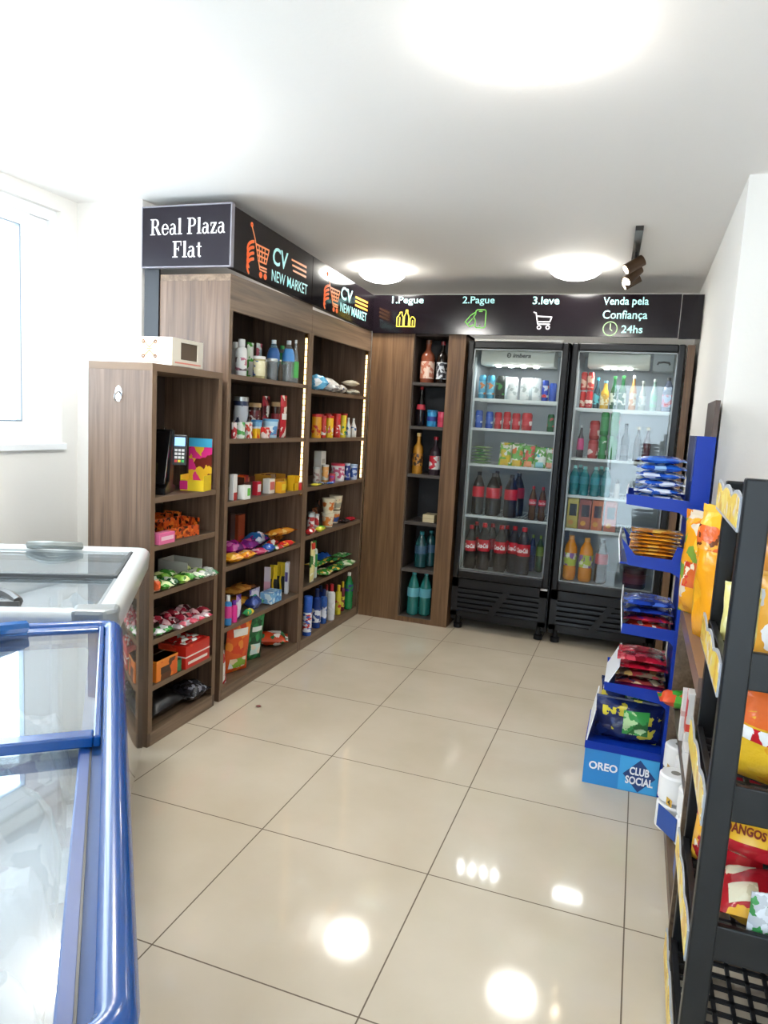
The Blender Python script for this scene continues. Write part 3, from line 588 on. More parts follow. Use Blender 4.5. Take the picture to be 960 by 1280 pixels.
def pouch(name, lab, cat, x, y, z, w, h, t, mat, group=None, rz=0, lie=False, seal=None, panel=None, lean=0.0, seed=0, txt=None, roll=0.0, n=12):
    """pillow bag with crimped ends; standing it faces local -y; lying, its length runs along local x"""
    R_ = random.Random(seed * 7 + 3)
    t_ = thing(name, lab, cat, (x, y, z + .0005), rz, group); nx = n; nz = n
    se = .05 * h
    ph = [R_.uniform(0, 6.28) for _ in range(4)]
    def th(u, v):
        a = max(0.0, 1 - abs(2 * u - 1) ** 2.4) ** .6; b_ = max(0.0, 1 - abs(2 * v - 1) ** 3.2) ** .55
        wr = .84 + .10 * math.sin(9 * u + 7 * v + ph[0]) + .06 * math.sin(17 * v - 6 * u + ph[1])
        return t / 2 * a * b_ * wr
    def pos(u, v, sgn):
        xx = (u - .5) * w * (1 - .05 * math.sin(PI * v) + .012 * math.sin(14 * v + ph[2])); zz = v * h; yy = -sgn * th(u, v)
        if not lie:
            yy += (.5 - v) ** 2 * .12 * t * 0 + lean * zz; return (xx, yy, zz * math.sqrt(max(1 - lean * lean, .1)))
        return ((v - .5) * h, (u - .5) * w * (1 - .04 * math.sin(PI * v)), t / 2 * .96 - yy + .0 + roll * (v - .5) * h)
    mb = MB(); vs = []; fs = []
    for sgn in (1, -1):
        for j in range(nz + 1):
            for i in range(nx + 1): vs.append(pos(i / nx, j / nz, sgn))
    S = (nx + 1) * (nz + 1)
    for sg, o in ((0, 0), (1, S)):
        for j in range(nz):
            for i in range(nx):
                a = o + j * (nx + 1) + i; q = (a, a + 1, a + nx + 2, a + nx + 1); fs.append(q if sg == 0 else q[::-1])
    if roll < 0 or lie:
        mz = min(v[2] for v in vs); vs = [(v[0], v[1], v[2] - min(mz, 0)) for v in vs]; dz = -min(mz, 0)
    else: dz = 0
    mb.add(vs, fs).build('bag_body' if 'bag' in cat else 'wrapper', mat, t_, True)
    sm = seal or mat; e = .0015
    for v_, s_ in ((0.0, -1), (1.0, 1)):
        q = MB(); c = 10
        pts = []
        for k in range(c + 1):
            u = k / c; pts.append((u, (se if v_ == 1 else se * .25)))
        for k in range(c):
            a = pos(k / c, v_, 0); b_ = pos((k + 1) / c, v_, 0)
            if not lie:
                L_ = se if v_ == 1 else 0
                if L_ == 0: continue
                zg = L_ * (1 if k % 2 else .86)
                q.hexa([(a[0], a[1] - e, a[2] - .001), (b_[0], b_[1] - e, b_[2] - .001), (b_[0], b_[1] + e, b_[2] - .001), (a[0], a[1] + e, a[2] - .001),
                        (a[0], a[1] - e, a[2] + L_), (b_[0], b_[1] - e, b_[2] + zg), (b_[0], b_[1] + e, b_[2] + zg), (a[0], a[1] + e, a[2] + L_)])
            else:
                dx = s_ * se * 1.3
                q.hexa([(a[0], a[1], a[2] + dz - e), (a[0] + dx, a[1], a[2] + dz - e), (b_[0] + dx, b_[1], b_[2] + dz - e), (b_[0], b_[1], b_[2] + dz - e),
                        (a[0], a[1], a[2] + dz + e), (a[0] + dx, a[1], a[2] + dz + e), (b_[0] + dx, b_[1], b_[2] + dz + e), (b_[0], b_[1], b_[2] + dz + e)])
        if q.f: q.build('crimped_seal', sm, t_)
    def patch(nm, u0, u1, v0, v1, m_, off=.0012, k=7, sgn=1):
        q = MB(); vs = []; fs = []
        for j in range(k + 1):
            for i in range(k + 1):
                p_ = pos(u0 + (u1 - u0) * i / k, v0 + (v1 - v0) * j / k, sgn)
                vs.append((p_[0], p_[1] - off * 1.5, p_[2]) if not lie else (p_[0], p_[1], p_[2] + dz + off))
        for j in range(k):
            for i in range(k): a = j * (k + 1) + i; fs.append((a, a + 1, a + k + 2, a + k + 1))
        q.add(vs, fs).build(nm, m_, t_, True)
    if panel:
        for pn in (panel if isinstance(panel, list) else [panel]): patch('front_print', *pn)
    if txt:
        s, u0, u1, v0, v1, tm, kw = txt; p, f = text_mesh(s, 1.0, 1.0, **kw); vs = []
        for q in p:
            u = u0 + (u1 - u0) * (q[0] + .5); v = v0 + (v1 - v0) * (q[1] + .5); a = pos(min(max(u, 0), 1), min(max(v, 0), 1), 1)
            vs.append((a[0], a[1] - .004, a[2]) if not lie else (a[0], a[1], a[2] + dz + .004))
        MB().add(vs, f).build('lettering', tm, t_)
    return t_
def side(u0, u1, vt, vb, ax, val, a=1.0):
    """where a thing stands on a plane of the room and how large it is, from its extent in the photograph"""
    c = on((u0 + u1) / 2, vb, ax, val); d = Vector(CM[2]).dot(c - Vector(CP)); s = d / FPX
    dx, dy = c.x - CP[0], c.y - CP[1]; L = math.hypot(dx, dy)
    Wp = (u1 - u0) * s; H = (vb - vt) * s * 1.01
    if ax == 0: w = Wp / (abs(dx) / L + a * abs(dy) / L)
    else: w = Wp
    return c.x, c.y, Wp, H, w
RX = PI / 2
WH = M('f0eeea', .4); RED = M('c41f26', .3); CLEAR = glassy('e8eef0', .18); CLBLUE = glassy('b8dcf0', .25)
def lb(kind, name, lab, cat, box, z, X, mat, a=.6, hh=None, dx=0, **k):
    """thing on a shelf of the left-hand cabinets (front towards +x)"""
    x, y, Wp, H, w = side(*box, 0, X, a); H = hh or H
    if kind == 'b': return bottle(name, lab, cat, x, y, z, Wp / 2, H, k.pop('sh'), mat, rz=RX, **k)
    if kind == 'c': return carton(name, lab, cat, x, y, z, w, w * a, H, mat, rz=k.pop('rz', RX), **k)
    if kind == 'p': return pouch(name, lab, cat, x, y, z, w, H, w * k.pop('t', .4), mat, rz=k.pop('rz', RX), **k)
    if kind == 'l':
        L_ = k.pop('len', w); return pouch(name, lab, cat, x, y, z, k.pop('wd', w * .6), L_, H, mat, rz=k.pop('rz', RX), lie=True, **k)
# ---------------------------------------------------------------- low cabinet (left): terminal, sweets, bags
bx = thing('cardboard_box', 'white cardboard box with orange cross mark lying on top of the low cabinet', 'box', (-.46, 1.12, 1.6055))
def local_box(t_, c, sx, sy, sz, rz=0):
    pass
q = MB().box(-.11, .107, -.11, .11, .002, .115); q.build('box_body', M('f3efe9', .6), bx)
q = MB(); q.box(.107, .112, -.11, -.05, .002, .115).box(.107, .112, .07, .11, .002, .115).box(.107, .112, -.05, .07, .002, .03).box(.107, .112, -.05, .07, .10, .115)
q.build('box_end', M('d8cfc0', .7), bx); MB().box(.107, .1085, -.05, .07, .03, .10).build('box_hole', M('5a4a3a', .8), bx)
p, f = strokes([[(-.025, -.028), (0, -.006), (.025, -.028)], [(-.025, .03), (0, .006), (.025, .03)], arc(-.03, .03, .006, .006, 0, 360, 8), arc(.03, .03, .006, .006, 0, 360, 8), arc(-.03, -.03, .006, .006, 0, 360, 8), arc(.03, -.03, .006, .006, 0, 360, 8), [(-.012, 0), (.012, 0)]], .005)
flat(p, f, ((-.0, -.11, .066), (1, 0, 0), (0, 0, 1), (0, -1, 0))).build('printed_mark', M('d8945c', .6), bx)
flat(*strokes([[(.0, 0), (.09, 0)], [(-.02, -.008), (.09, -.008)]], .003), ((.01, -.11, .02), (1, 0, 0), (0, 0, 1), (0, -1, 0))).build('printed_line', M('d88070', .6), bx)
flat(*strokes([[(-.09, 0), (.09, 0)]], .006), ((.112, 0, .015), (0, 1, 0), (0, 0, 1), (1, 0, 0))).build('printed_line', M('d88070', .6), bx)
bx.location = (-.247, 1.16, 1.6055)

# card terminal
zt_ = ZA[0]
tm_ = thing('payment_terminal', 'black self-service payment terminal on the top shelf of the low cabinet', 'payment terminal', (-.25, 1.10, zt_ + .0005), math.radians(22))
MB().prism([(-.09, 0), (.10, 0), (.10, .03), (.06, .04), (.075, .30), (.03, .305), (-.02, .06), (-.09, .03)], -.10, .09, 0).build('stand_body', BLACK, tm_, bevel=.004)
MB().hexa([(-.095, -.085, .05), (.085, -.085, .05), (.085, -.07, .05), (-.095, -.07, .05), (-.095, .02, .30), (.085, .02, .30), (.085, .035, .30), (-.095, .035, .30)]).build('screen', M('0c0d10', .12), tm_, bevel=.003)
MB().box(-.03, .06, -.0, .04, .305, .312).build('camera_bar', CHROME, tm_, bevel=.002)
cd = thing('card_reader', 'small card reader with lit blue screen and keypad on the black terminal', 'card reader', (-.165, 1.13, zt_ + .125), math.radians(30))
MB().prism([(-.02, 0), (.015, 0), (.05, .14), (.015, .145)], -.032, .032, 0).build('reader_body', M('1c1d22', .35), cd, bevel=.005)
K3 = lambda u, v, o=0.001: (u, -.02 + .035 * v / .145 - o, v)
def kp(u0, u1, v0, v1, nm, m_): MB().hexa([K3(u0, v0, .002), K3(u1, v0, .002), K3(u1, v0, -.001), K3(u0, v0, -.001), K3(u0, v1, .002), K3(u1, v1, .002), K3(u1, v1, -.001), K3(u0, v1, -.001)]).build(nm, m_, cd)
kp(-.024, .024, .092, .132, 'reader_screen', M('7fb0e8', .3, emit=.9))
for i_ in range(4):
    for j_ in range(3): kp(-.022 + j_ * .016, -.010 + j_ * .016, .015 + i_ * .017, .026 + i_ * .017, 'key', M('c8c8c8', .5) if i_ else [M('c03030', .5), M('d8c030', .5), M('30a050', .5)][j_])
tag(MB().hexa([(-.235, 1.035, 1.165), (-.205, 1.03, 1.165), (-.205, 1.032, 1.165), (-.235, 1.037, 1.165), (-.25, 1.06, 1.245), (-.215, 1.05, 1.245), (-.215, 1.052, 1.245), (-.25, 1.062, 1.245)]).build('sticky_note', M('e6e05a', .6)), 'yellow paper note stuck on the front of the black terminal', 'note')
ds = thing('candy_display', 'pink and yellow candy display with blue header beside the card terminal', 'display box', (-.19, 1.325, zt_ + .0005), math.radians(14))
MB().box(-.055, .055, .04, .043, 0, .235).build('back_card', voro_print(['e8358a', 'f0c030', '7a2a20', 'e8358a'], 12, 3), ds)
MB().box(-.055, .055, .0385, .0398, .195, .235).build('header', M('46b4dc', .4), ds)
MB().box(-.055, .055, -.06, .04, 0, .003).box(-.055, -.052, -.06, .04, .003, .07).box(.052, .055, -.06, .04, .003, .07).box(-.055, .055, -.06, -.057, .003, .05).build('tray', M('f2cf2a', .4), ds)
MB().box(-.056, -.02, -.0615, -.0602, .005, .045).build('front_print', M('e0287c', .4), ds)
for k in range(5): pouch('wrapped_candy', 'small dark red wrapped sweet, ' + ['leftmost', 'second from the left', 'middle', 'second from the right', 'rightmost'][k] + ' in the pink and yellow display', 'sweet', -.235 + .022 * k, 1.318 + .006 * k, zt_ + .006, .02, .035, .014, foil('8c1c34', 'e8b0b0', seed=k), group='wrapped sweets in the display', n=6, rz=.3 + .5 * k, lie=False)
# shelf 2
carton('snack_display_box', 'open orange checkered display box on the low cabinet, behind the pink box', 'box', -.235, 1.18, ZA[1], .30, .13, .105, voro_print(['d8581c', '2c1410', 'e87a2a', '8a2c14'], 30, 2), rz=RX - .1, open_top=.62)
for k in range(7): pouch('checkered_snack', 'orange and black checkered snack packet, number ' .replace('number ', '') + (SEQ[:3] + ['middle'] + SEQ[3:])[k] + ' inside the orange display box', 'packet', -.29 + .018 * (k % 2), 1.075 + .035 * k, ZA[1] + .005, .10, .10, .022, voro_print(['d8581c', '24100c', 'f08030'], 36, k), group='checkered snack packets', rz=.15, n=7)
carton('candy_box', 'small pink candy box in front of the orange checkered display', 'box', -.155, 1.035, ZA[1], .115, .05, .052, M('e8709e', .4), front=(M('f4c8d4', .4), .1, .9, .35, .7), rz=RX)
carton('candy_box', 'small pink candy box half hidden by the cabinet edge beside its twin', 'box', -.21, .99, ZA[1], .06, .07, .05, M('e0508c', .4), front=(M('f4c8d4', .4), .1, .9, .3, .6), rz=RX)
# shelf 3: green packets
cols3 = [('4f9a3a', 'd8e8b0', '2a6a2a'), ('3a8a44', 'e8f0d8', '1c5a2c'), ('8cc04a', 'e8f0a0', '4a7a28')]
for k in range(12):
    c_ = cols3[k % 3]
    pouch('gum_packet', 'green foil sweets packet, ' + SEQ[k % 6] + ' in the ' + ('front' if k < 6 else 'back') + ' row of the low cabinet', 'packet', -.17 - .065 * (k // 6) - .01 * (k % 2), 1.03 + .062 * (k % 6), ZA[2] + .003, .055, .095, .05, foil(*c_, seed=k), group='green sweets packets on the low cabinet', rz=.25 * ((k * 7) % 5 - 2) * .3, lie=True, n=8)
pouch('gum_packet', 'small orange packet at the left end of the green sweets packets', 'packet', -.150, .985, ZA[2] + .003, .035, .05, .055, foil('e06030', 'f0c0a0'), rz=RX, n=7)
carton('display_tray', 'pale card tray under the white packets on the green sweets shelf', 'tray', -.26, 1.31, ZA[2], .12, .16, .075, M('b8b4ac', .5), rz=RX, open_top=.5)
for k in range(3): pouch('white_packet', ['left', 'middle', 'right'][k] + ' white and silver sweets packet at the right end of the green sweets shelf', 'packet', -.165, 1.305 + .035 * k, ZA[2] + .003, .04, .08, .05, foil('dcdcd4', '9aa89c', '4a8a5a', seed=k), group='white sweets packets', rz=.2, lie=True, n=7)
# shelf 4: pink and green
for k in range(12):
    c_ = [('b82a44', 'f0b8c0', '8a1c30'), ('c83c50', 'f4d0d0', '5a1828')][k % 2]
    pouch('sweets_packet', 'dark pink sweets packet, ' + SEQ[k % 6] + ' in the ' + ('front' if k < 6 else 'back') + ' row of the low cabinet', 'packet', -.20 - .055 * (k // 6), 1.12 + .05 * (k % 6), ZA[3] + .003, .05, .08, .05, foil(*c_, seed=k), group='dark pink sweets packets', rz=.4 * ((k * 5) % 4 - 1.5), lie=True, n=7)
for k in range(7):
    c_ = [('5cb860', 'f0f0f0', '2c8a40'), ('a89aa0', 'f0f0f0', 'e07080'), ('e8c8d0', 'e05a70', 'f8f8f8')][min(k // 2, 2)]
    pouch('chewing_gum_pack', ['left green', 'right green', 'left grey', 'right grey', 'left pale pink', 'middle pale pink', 'right pale pink'][k] + ' gum pack in front of the dark pink sweets', 'packet', -.155, 1.0 + .055 * k, ZA[3] + .003, .045, .06, .035, foil(*c_, seed=k), group='gum packs in front of the pink sweets', rz=.1, lie=True, n=7)
# shelf 5: orange and red boxes
carton('chocolate_box', 'orange display box on the lower shelf of the low cabinet beside the red box', 'box', -.205, 1.06, ZA[4], .15, .14, .095, voro_print(['e2641c', 'f0862c', '5a2c14'], 10, 4), front=(M('3a2418', .4), .2, .62, .3, .62), rz=RX, band=(M('f09030', .4), .9, 1.0))
carton('chocolate_box', 'red display box with white stripes beside the orange box on the low cabinet', 'box', -.20, 1.27, ZA[4], .19, .15, .105, voro_print(['c8281c', 'c8281c', 'e04a30'], 8, 5), front=(M('f4e8e0', .4), .1, .9, .18, .3), rz=RX, band=(M('f0e4dc', .4), .5, .56))
bottle('green_jar', 'small dark green jar between the orange and the red display boxes', 'jar', -.155, 1.155, ZA[4], .018, .06, 'jar', M('2c7a4a', .3), cap=M('2c6a40', .4))
for k in range(4): pouch('chocolate_bar', 'red wrapped chocolate bar on the red display box, ' + ['hindmost', 'third from the front', 'second from the front', 'foremost'][k], 'packet', -.24 + .03 * k, 1.26, ZA[4] + .095, .03, .15, .02, foil('c0201c', 'f0f0e8', seed=k), group='chocolate bars in the red box', lie=True, n=6, rz=RX)
# bottom: black bag under clear film
pouch('charcoal_bag', 'shiny black bag with small white label on the bottom of the low cabinet', 'bag', -.25, 1.12, .0605, .20, .27, .115, M('17171a', .3), rz=RX, lie=True, panel=[(.55, .8, .25, .4, M('d8d8d8', .5))], seed=2)
pouch('plastic_film', 'crumpled clear plastic film parcel lying right of the black bag', 'bag', -.20, 1.32, .0605, .17, .15, .10, foil('34343a', '1c1c22', '8a8a94', scale=30), rz=RX, lie=True, seed=5)
# strings of strips hanging beside the freezer seen in the freezer's side are reflections
tag(pouch('garbage_roll', 'dark flat packet lying behind the black bag', 'packet', -.36, 1.2, .0605, .1, .2, .05, M('1c1c22', .4), rz=RX, lie=True), 'dark flat packet lying behind the shiny black bag', 'packet')
# ---------------------------------------------------------------- tall cabinet (B)
# top shelf
z = ZB[0]; X = -.19
lb('b', 'shampoo_bottle', 'white lotion bottle with white cap at the left of the toiletries shelf', 'bottle', (294, 308, 423, 468), z, X, WH, sh='shampoo', cap=M('f4f4f2', .4), capr=.62, label=(voro_print(['f0ece8', 'c8788a', '5a3a44'], 30, 1), .15, .5))
lb('b', 'shampoo_bottle', 'white bottle behind the lotion bottle, at the left edge of the shelf', 'bottle', (288, 299, 424, 466), z, -.25, WH, sh='shampoo', cap=WH, capr=.6)
lb('p', 'refill_pouch', 'green and white refill pouch behind the bottles of the toiletries shelf', 'pouch', (304, 320, 424, 466), z, -.27, foil('58b04a', 'f0f4e8', 'd8e8d0'), seed=1, panel=(.1, .9, .1, .5, M('e8ece4', .4)))
lb('p', 'refill_pouch', 'white pouch with pale red mark behind the clear jars', 'pouch', (316, 330, 423, 466), z, -.30, foil('dcdcda', 'b8c0c4', 'c86070'), seed=2)
lb('b', 'mustard_bottle', 'clear bottle with yellow and blue label left of the dark jar', 'bottle', (316, 331, 441, 471), z, -.165, glassy('e8dca0', .5), sh='jar', cap=WH, label=(voro_print(['e0d8b0', '3c5a8c', 'e8e0c0'], 26, 3), .1, .7))
lb('b', 'olive_jar', 'clear jar with dark contents in front of the water bottles', 'jar', (333, 346, 441, 471), z, -.16, CLEAR, sh='jar', cap=M('c8ccc8', .3, .6), fill=(M('2c2a34', .4), .68))
lb('b', 'olive_jar', 'pale narrow jar just left of the dark jar', 'jar', (327, 335, 440, 469), z, -.20, M('d8d0b4', .3), sh='jar', cap=M('d8d8d4', .3))
lb('b', 'water_bottle', 'water bottle with blue label, left one above the dark jar', 'bottle', (333, 349, 420, 470), z, -.21, CLBLUE, sh='water', cap=M('e8eef4', .4), label=(M('3a6cb0', .3), .5, .8), group='water bottles')
lb('b', 'water_bottle', 'water bottle with blue upper label and green lower label', 'bottle', (352, 368, 420, 473), z, -.165, CLEAR, sh='water', cap=M('dce4ec', .4), label=(M('4a8ccc', .3), .5, .8))
lb('b', 'water_bottle', 'water bottle with green label behind the blue-labelled bottle', 'bottle', (345, 359, 425, 471), z, -.22, CLEAR, sh='water', cap=M('2c9a4a', .4), label=(M('3aa45a', .3), .5, .8))
lb('b', 'vinegar_bottle', 'slim clear bottle with green label beside the light strip', 'bottle', (364, 373, 421, 474), z, -.15, CLEAR, sh='slim', cap=M('d0d0d0', .3), label=(M('4cb050', .4), .12, .5))
lb('b', 'sauce_bottle', 'small brown bottle between the jar and the green-labelled bottles', 'bottle', (347, 353, 446, 472), z, -.155, M('4a3c2c', .2), sh='slim', cap=M('d8c8a0', .4))
# second shelf
z = ZB[1]
lb('b', 'milk_powder_tin', 'dark blue tin with silver lid at the back of the coffee shelf', 'tin', (291, 309, 499, 546), z, -.30, M('27345a', .3), sh='tin', cap=M('c0c4c4', .3, .7), label=(voro_print(['27345a', 'd8dce4'], 20, 1, stretch=(1, 1, .3)), .2, .8))
lb('b', 'coffee_jar', 'brown coffee jar with tan lid at the back left of the coffee shelf', 'jar', (310, 325, 500, 546), z, -.28, M('3c2018', .2), sh='jar', cap=M('b08a5c', .4), label=(voro_print(['6a1c1c', 'e8e0d8'], 18, 2), .2, .7))
lb('p', 'coffee_bag', 'dark red and white coffee bag behind the blue tubs', 'bag', (322, 340, 499, 546), z, -.28, foil('a82030', 'f0e8e4', '5a1420'), seed=3)
lb('b', 'coffee_jar', 'brown jar with tan lid behind the right blue tub', 'jar', (338, 349, 499, 546), z, -.26, M('4a2418', .2), sh='jar', cap=M('c09a6c', .4), label=(M('a03038', .4), .2, .6))
lb('p', 'snack_bag', 'tall red and white pouch at the right end of the coffee shelf', 'bag', (345, 361, 497, 546), z, -.18, foil('c82c38', 'f0dcd0', 'b02028'), seed=4, panel=(.1, .9, .45, .6, M('f0e8e4', .4)), t=.35)
lb('b', 'yogurt_tub', 'white tub with blue lid, left one of the coffee shelf', 'tub', (315, 329, 523, 547), z, -.19, M('7ab0d4', .3), sh='tub', cap=M('4a86bc', .4), label=(voro_print(['e0ecf4', '3a6cb0'], 24, 3), .15, .6))
lb('b', 'yogurt_tub', 'larger white tub with blue lid in front of the brown jar', 'tub', (328, 347, 523, 547), z, -.18, M('b8d8e8', .3), sh='tub', cap=M('6aa4cc', .4), label=(voro_print(['e8f0f4', '5a90c4', 'c84858'], 22, 4), .15, .6))
for i_, (u0, u1, vt, c1, c2, lab) in enumerate([(289, 296, 527, 'b83038', 'e8dcd8', 'small red carton at the left edge of the coffee shelf'), (296, 306, 527, 'e8ece4', '5ab05a', 'small white and green carton at the front of the coffee shelf'), (306, 315, 527, 'e8e4dc', 'c84838', 'small white and orange carton beside the white and green one'),
                                          (315, 325, 535, 'e8b020', 'd84020', 'small yellow carton in front of the left blue tub'), (325, 337, 533, 'c83028', 'f0e0d8', 'small red and white carton in front of the larger blue tub')]):
    lb('c', 'food_carton', lab, 'carton', (u0, u1, vt, 547), z, -.152, voro_print([c1, c2], 30, i_), a=.6)
# third shelf
z = ZB[2]
for i_, (u0, u1, vt, vb, c1, c2, X_, lab) in enumerate([(286, 296, 595, 627, 'e8e4e0', 'b8342c', -.165, 'tall white carton with red base at the left of the tea shelf'), (297, 313, 608, 625, 'f0f0ea', '6cc04c', -.15, 'white and green tea carton on the third shelf of the tall cabinet'),
        (315, 326, 606, 623, 'c8283a', 'f0e0dc', -.19, 'dark red tea carton beside the white and green one'), (328, 343, 603, 621, 'f0ece4', 'd87070', -.19, 'white tea carton with small print, middle of the tea shelf'), (344, 357, 604, 618, 'e8a81c', 'f0d040', -.15, 'short yellow carton right of the white tea carton')]):
    lb('c', 'tea_carton', lab, 'carton', (u0, u1, vt, vb), z, X_, M(c1, .4), a=.7, front=(M(c2, .4), .45 if i_ in (1,) else .12, .9, .25 if i_ else 0, .8 if i_ else .3))
lb('c', 'spice_display', 'open yellow display box with notched front right of the tea cartons', 'box', (356, 372, 595, 615), z, -.17, M('e8b41c', .4), a=.8, open_top=.5)
for k in range(3): bottle('spice_shaker', ['left', 'middle', 'right'][k] + ' small yellow bottle standing in the open yellow display box', 'bottle', -.185, side(356, 372, 595, 615, 0, -.17)[1] - .03 + .03 * k, z + .006, .012, .075, 'slim', M('e8c830', .35), cap=M('c8402c', .4), group='small yellow bottles')
lb('b', 'red_jar', 'small red and white jar at the right end of the tea shelf', 'jar', (370, 377, 602, 614), z, -.145, M('cc2c2c', .3), sh='jar', cap=WH)
lb('c', 'tray_box', 'low dark tray of orange sachets behind the tea cartons', 'tray', (288, 318, 590, 622), z, -.27, M('5a3020', .5), a=.7, hh=.095, open_top=.7)
lb('c', 'tray_box', 'low yellow-edged tray of brown sachets behind the yellow carton', 'tray', (318, 356, 592, 616), z, -.27, M('c88a28', .5), a=.6, hh=.09, open_top=.75)
for k in range(5):
    pouch('sachet', 'orange and red sachet, ' + ['leftmost', 'second from the left', 'middle', 'second from the right', 'rightmost'][k] + ' in the dark tray', 'sachet', -.30 + .02 * (k % 2), side(288, 318, 590, 622, 0, -.27)[1] - .05 + .025 * k, z + .006, .05, .09, .012, foil('d85a24', 'a8281c', 'f0c8a0', seed=k), group='orange sachets', rz=.2, n=6)
    pouch('sachet', 'brown sachet, ' + ['leftmost', 'second from the left', 'middle', 'second from the right', 'rightmost'][k] + ' in the yellow-edged tray', 'sachet', -.30 + .02 * (k % 2), side(318, 356, 592, 616, 0, -.27)[1] - .07 + .033 * k, z + .006, .05, .08, .012, foil('6a3c34', 'b89068', 'e0a838', seed=k), group='brown sachets', rz=.2, n=6)
# fourth shelf: cookies and bags
z = ZB[3]
lb('c', 'cereal_box', 'dark box at the back left of the cookie shelf', 'box', (284, 293, 640, 690), z, -.36, M('4a2c24', .5), a=.4, hh=.20)
lb('c', 'cereal_box', 'orange-brown box beside the dark box at the back of the cookie shelf', 'box', (292, 308, 640, 690), z, -.36, M('a84824', .45), a=.5, hh=.20, front=(M('c03820', .4), .1, .9, .1, .35))
for i_, (u, v, X_, L_, W_, H_, c, lab) in enumerate([
    (290, 698, -.175, .12, .10, .055, ('e8981c', 'f0b838', 'c86a10'), 'plump orange bag at the left front of the cookie shelf'), (306, 693, -.17, .11, .08, .05, ('f0a028', 'e8c080', 'c05a2c'), 'orange snack bag second from the left on the cookie shelf'),
    (292, 684, -.25, .15, .12, .10, ('b82a8c', 'e070b8', '6a1c6a'), 'magenta bag above the orange bags on the cookie shelf'), (310, 682, -.24, .14, .10, .085, ('8c2c8c', 'd860a0', '3a6cb0'), 'purple and magenta bag in the middle of the cookie shelf'),
    (318, 676, -.30, .14, .12, .095, ('2c6cb0', 'e0e0f0', '8a3c9c'), 'blue and purple bag at the back of the cookie shelf'), (324, 688, -.165, .10, .07, .045, ('b0305c', 'f0c0d0', '6a2c8c'), 'pink patterned packet at the front of the cookie shelf'),
    (333, 686, -.155, .08, .07, .06, ('2c5cb0', 'f0f4f8', '3c7ccc'), 'blue and white packet in front of the red cookie packet'), (345, 682, -.15, .09, .05, .035, ('c02828', 'f0e8e0', '4a9a4a'), 'white, red and green packet at the right front of the cookie shelf'),
    (340, 678, -.20, .17, .06, .055, ('c82c24', 'e8e4e0', 'a01c1c'), 'red cookie tube under the orange tube'), (358, 677, -.15, .12, .05, .04, ('d02c28', 'f0a030', 'a02020'), 'short red packet at the right end of the cookie shelf')]):
    c0 = on(u, v, 0, X_); pouch('cookie_bag', lab, 'bag', X_, c0.y, z, W_, L_, H_, foil(*c, seed=i_), rz=RX + .25 * ((i_ * 3) % 5 - 2) * .4, lie=True, seed=i_)
pouch('cookie_bag', 'long orange cookie tube lying on top at the right of the cookie shelf', 'bag', -.20, on(352, 676, 0, -.20).y, z + .058, .07, .26, .05, foil('e0902c', 'a84c1c', 'f0c060', seed=3), rz=RX - .1, lie=True)
pouch('cookie_bag', 'second orange tube behind the long orange tube', 'bag', -.27, on(340, 674, 0, -.30).y, z, .07, .18, .07, foil('d8842c', 'a85c1c', seed=8), rz=RX, lie=True)
# fifth shelf: hygiene
z = ZB[4]
pouch('brown_bag', 'brown flat bag stacked at the back left of the hygiene shelf', 'bag', -.30, on(298, 740, 0, -.30).y, z + .07, .12, .22, .05, foil('a8682c', 'c88a3c', '6a3c1c'), rz=RX, lie=True)
pouch('brown_bag', 'orange-yellow flat bag under the brown bag of the hygiene shelf', 'bag', -.28, on(302, 745, 0, -.28).y, z, .14, .22, .068, foil('d8942c', 'f0b848', 'b8641c'), rz=RX, lie=True)
lb('b', 'soap_bottle', 'pink and blue bottle with white cap at the left end of the hygiene shelf', 'bottle', (280, 290, 744, 782), z, -.15, M('3c8cd0', .3), sh='shampoo', cap=WH, capr=.5, label=(M('d83c8c', .4), .25, .65))
lb('b', 'soap_bottle', 'squat magenta bottle second from the left on the hygiene shelf', 'bottle', (288, 297, 751, 779), z, -.15, M('d8308c', .3), sh='shampoo', cap=M('6a2c8c', .4), capr=.6)
lb('p', 'diaper_pack', 'white and purple packet right of the magenta bottle', 'pack', (292, 303, 748, 777), z, -.165, foil('e0d8e8', '5a3c8c', 'a884c0'), seed=1, t=.5)
lb('l', 'sanitary_pack', 'dark blue and purple packet in front on the hygiene shelf', 'pack', (303, 330, 750, 771), z, -.17, foil('2c3c7c', '5a70b8', 'e0e4f0', '3c9a6a'), seed=2, a=.6)
lb('p', 'sanitary_pack', 'white and purple pack standing behind the dark blue packet', 'pack', (302, 332, 741, 765), z, -.23, foil('d8d4e4', '6a5ca8', 'b8b4d0'), seed=3, t=.3)
lb('l', 'sanitary_pack', 'green and yellow flat packet at the front edge of the hygiene shelf', 'pack', (303, 318, 763, 773), z, -.145, foil('3c9a5c', 'e8d040', '2c6ab0'), seed=4)
lb('c', 'tissue_pack', 'light blue wrapped pack with squares right of the purple packs', 'pack', (318, 350, 736, 753), z, -.19, voro_print(['7cb4e0', 'd8ecf8', '4a88c8'], 20, 2), a=.6, hh=.075)
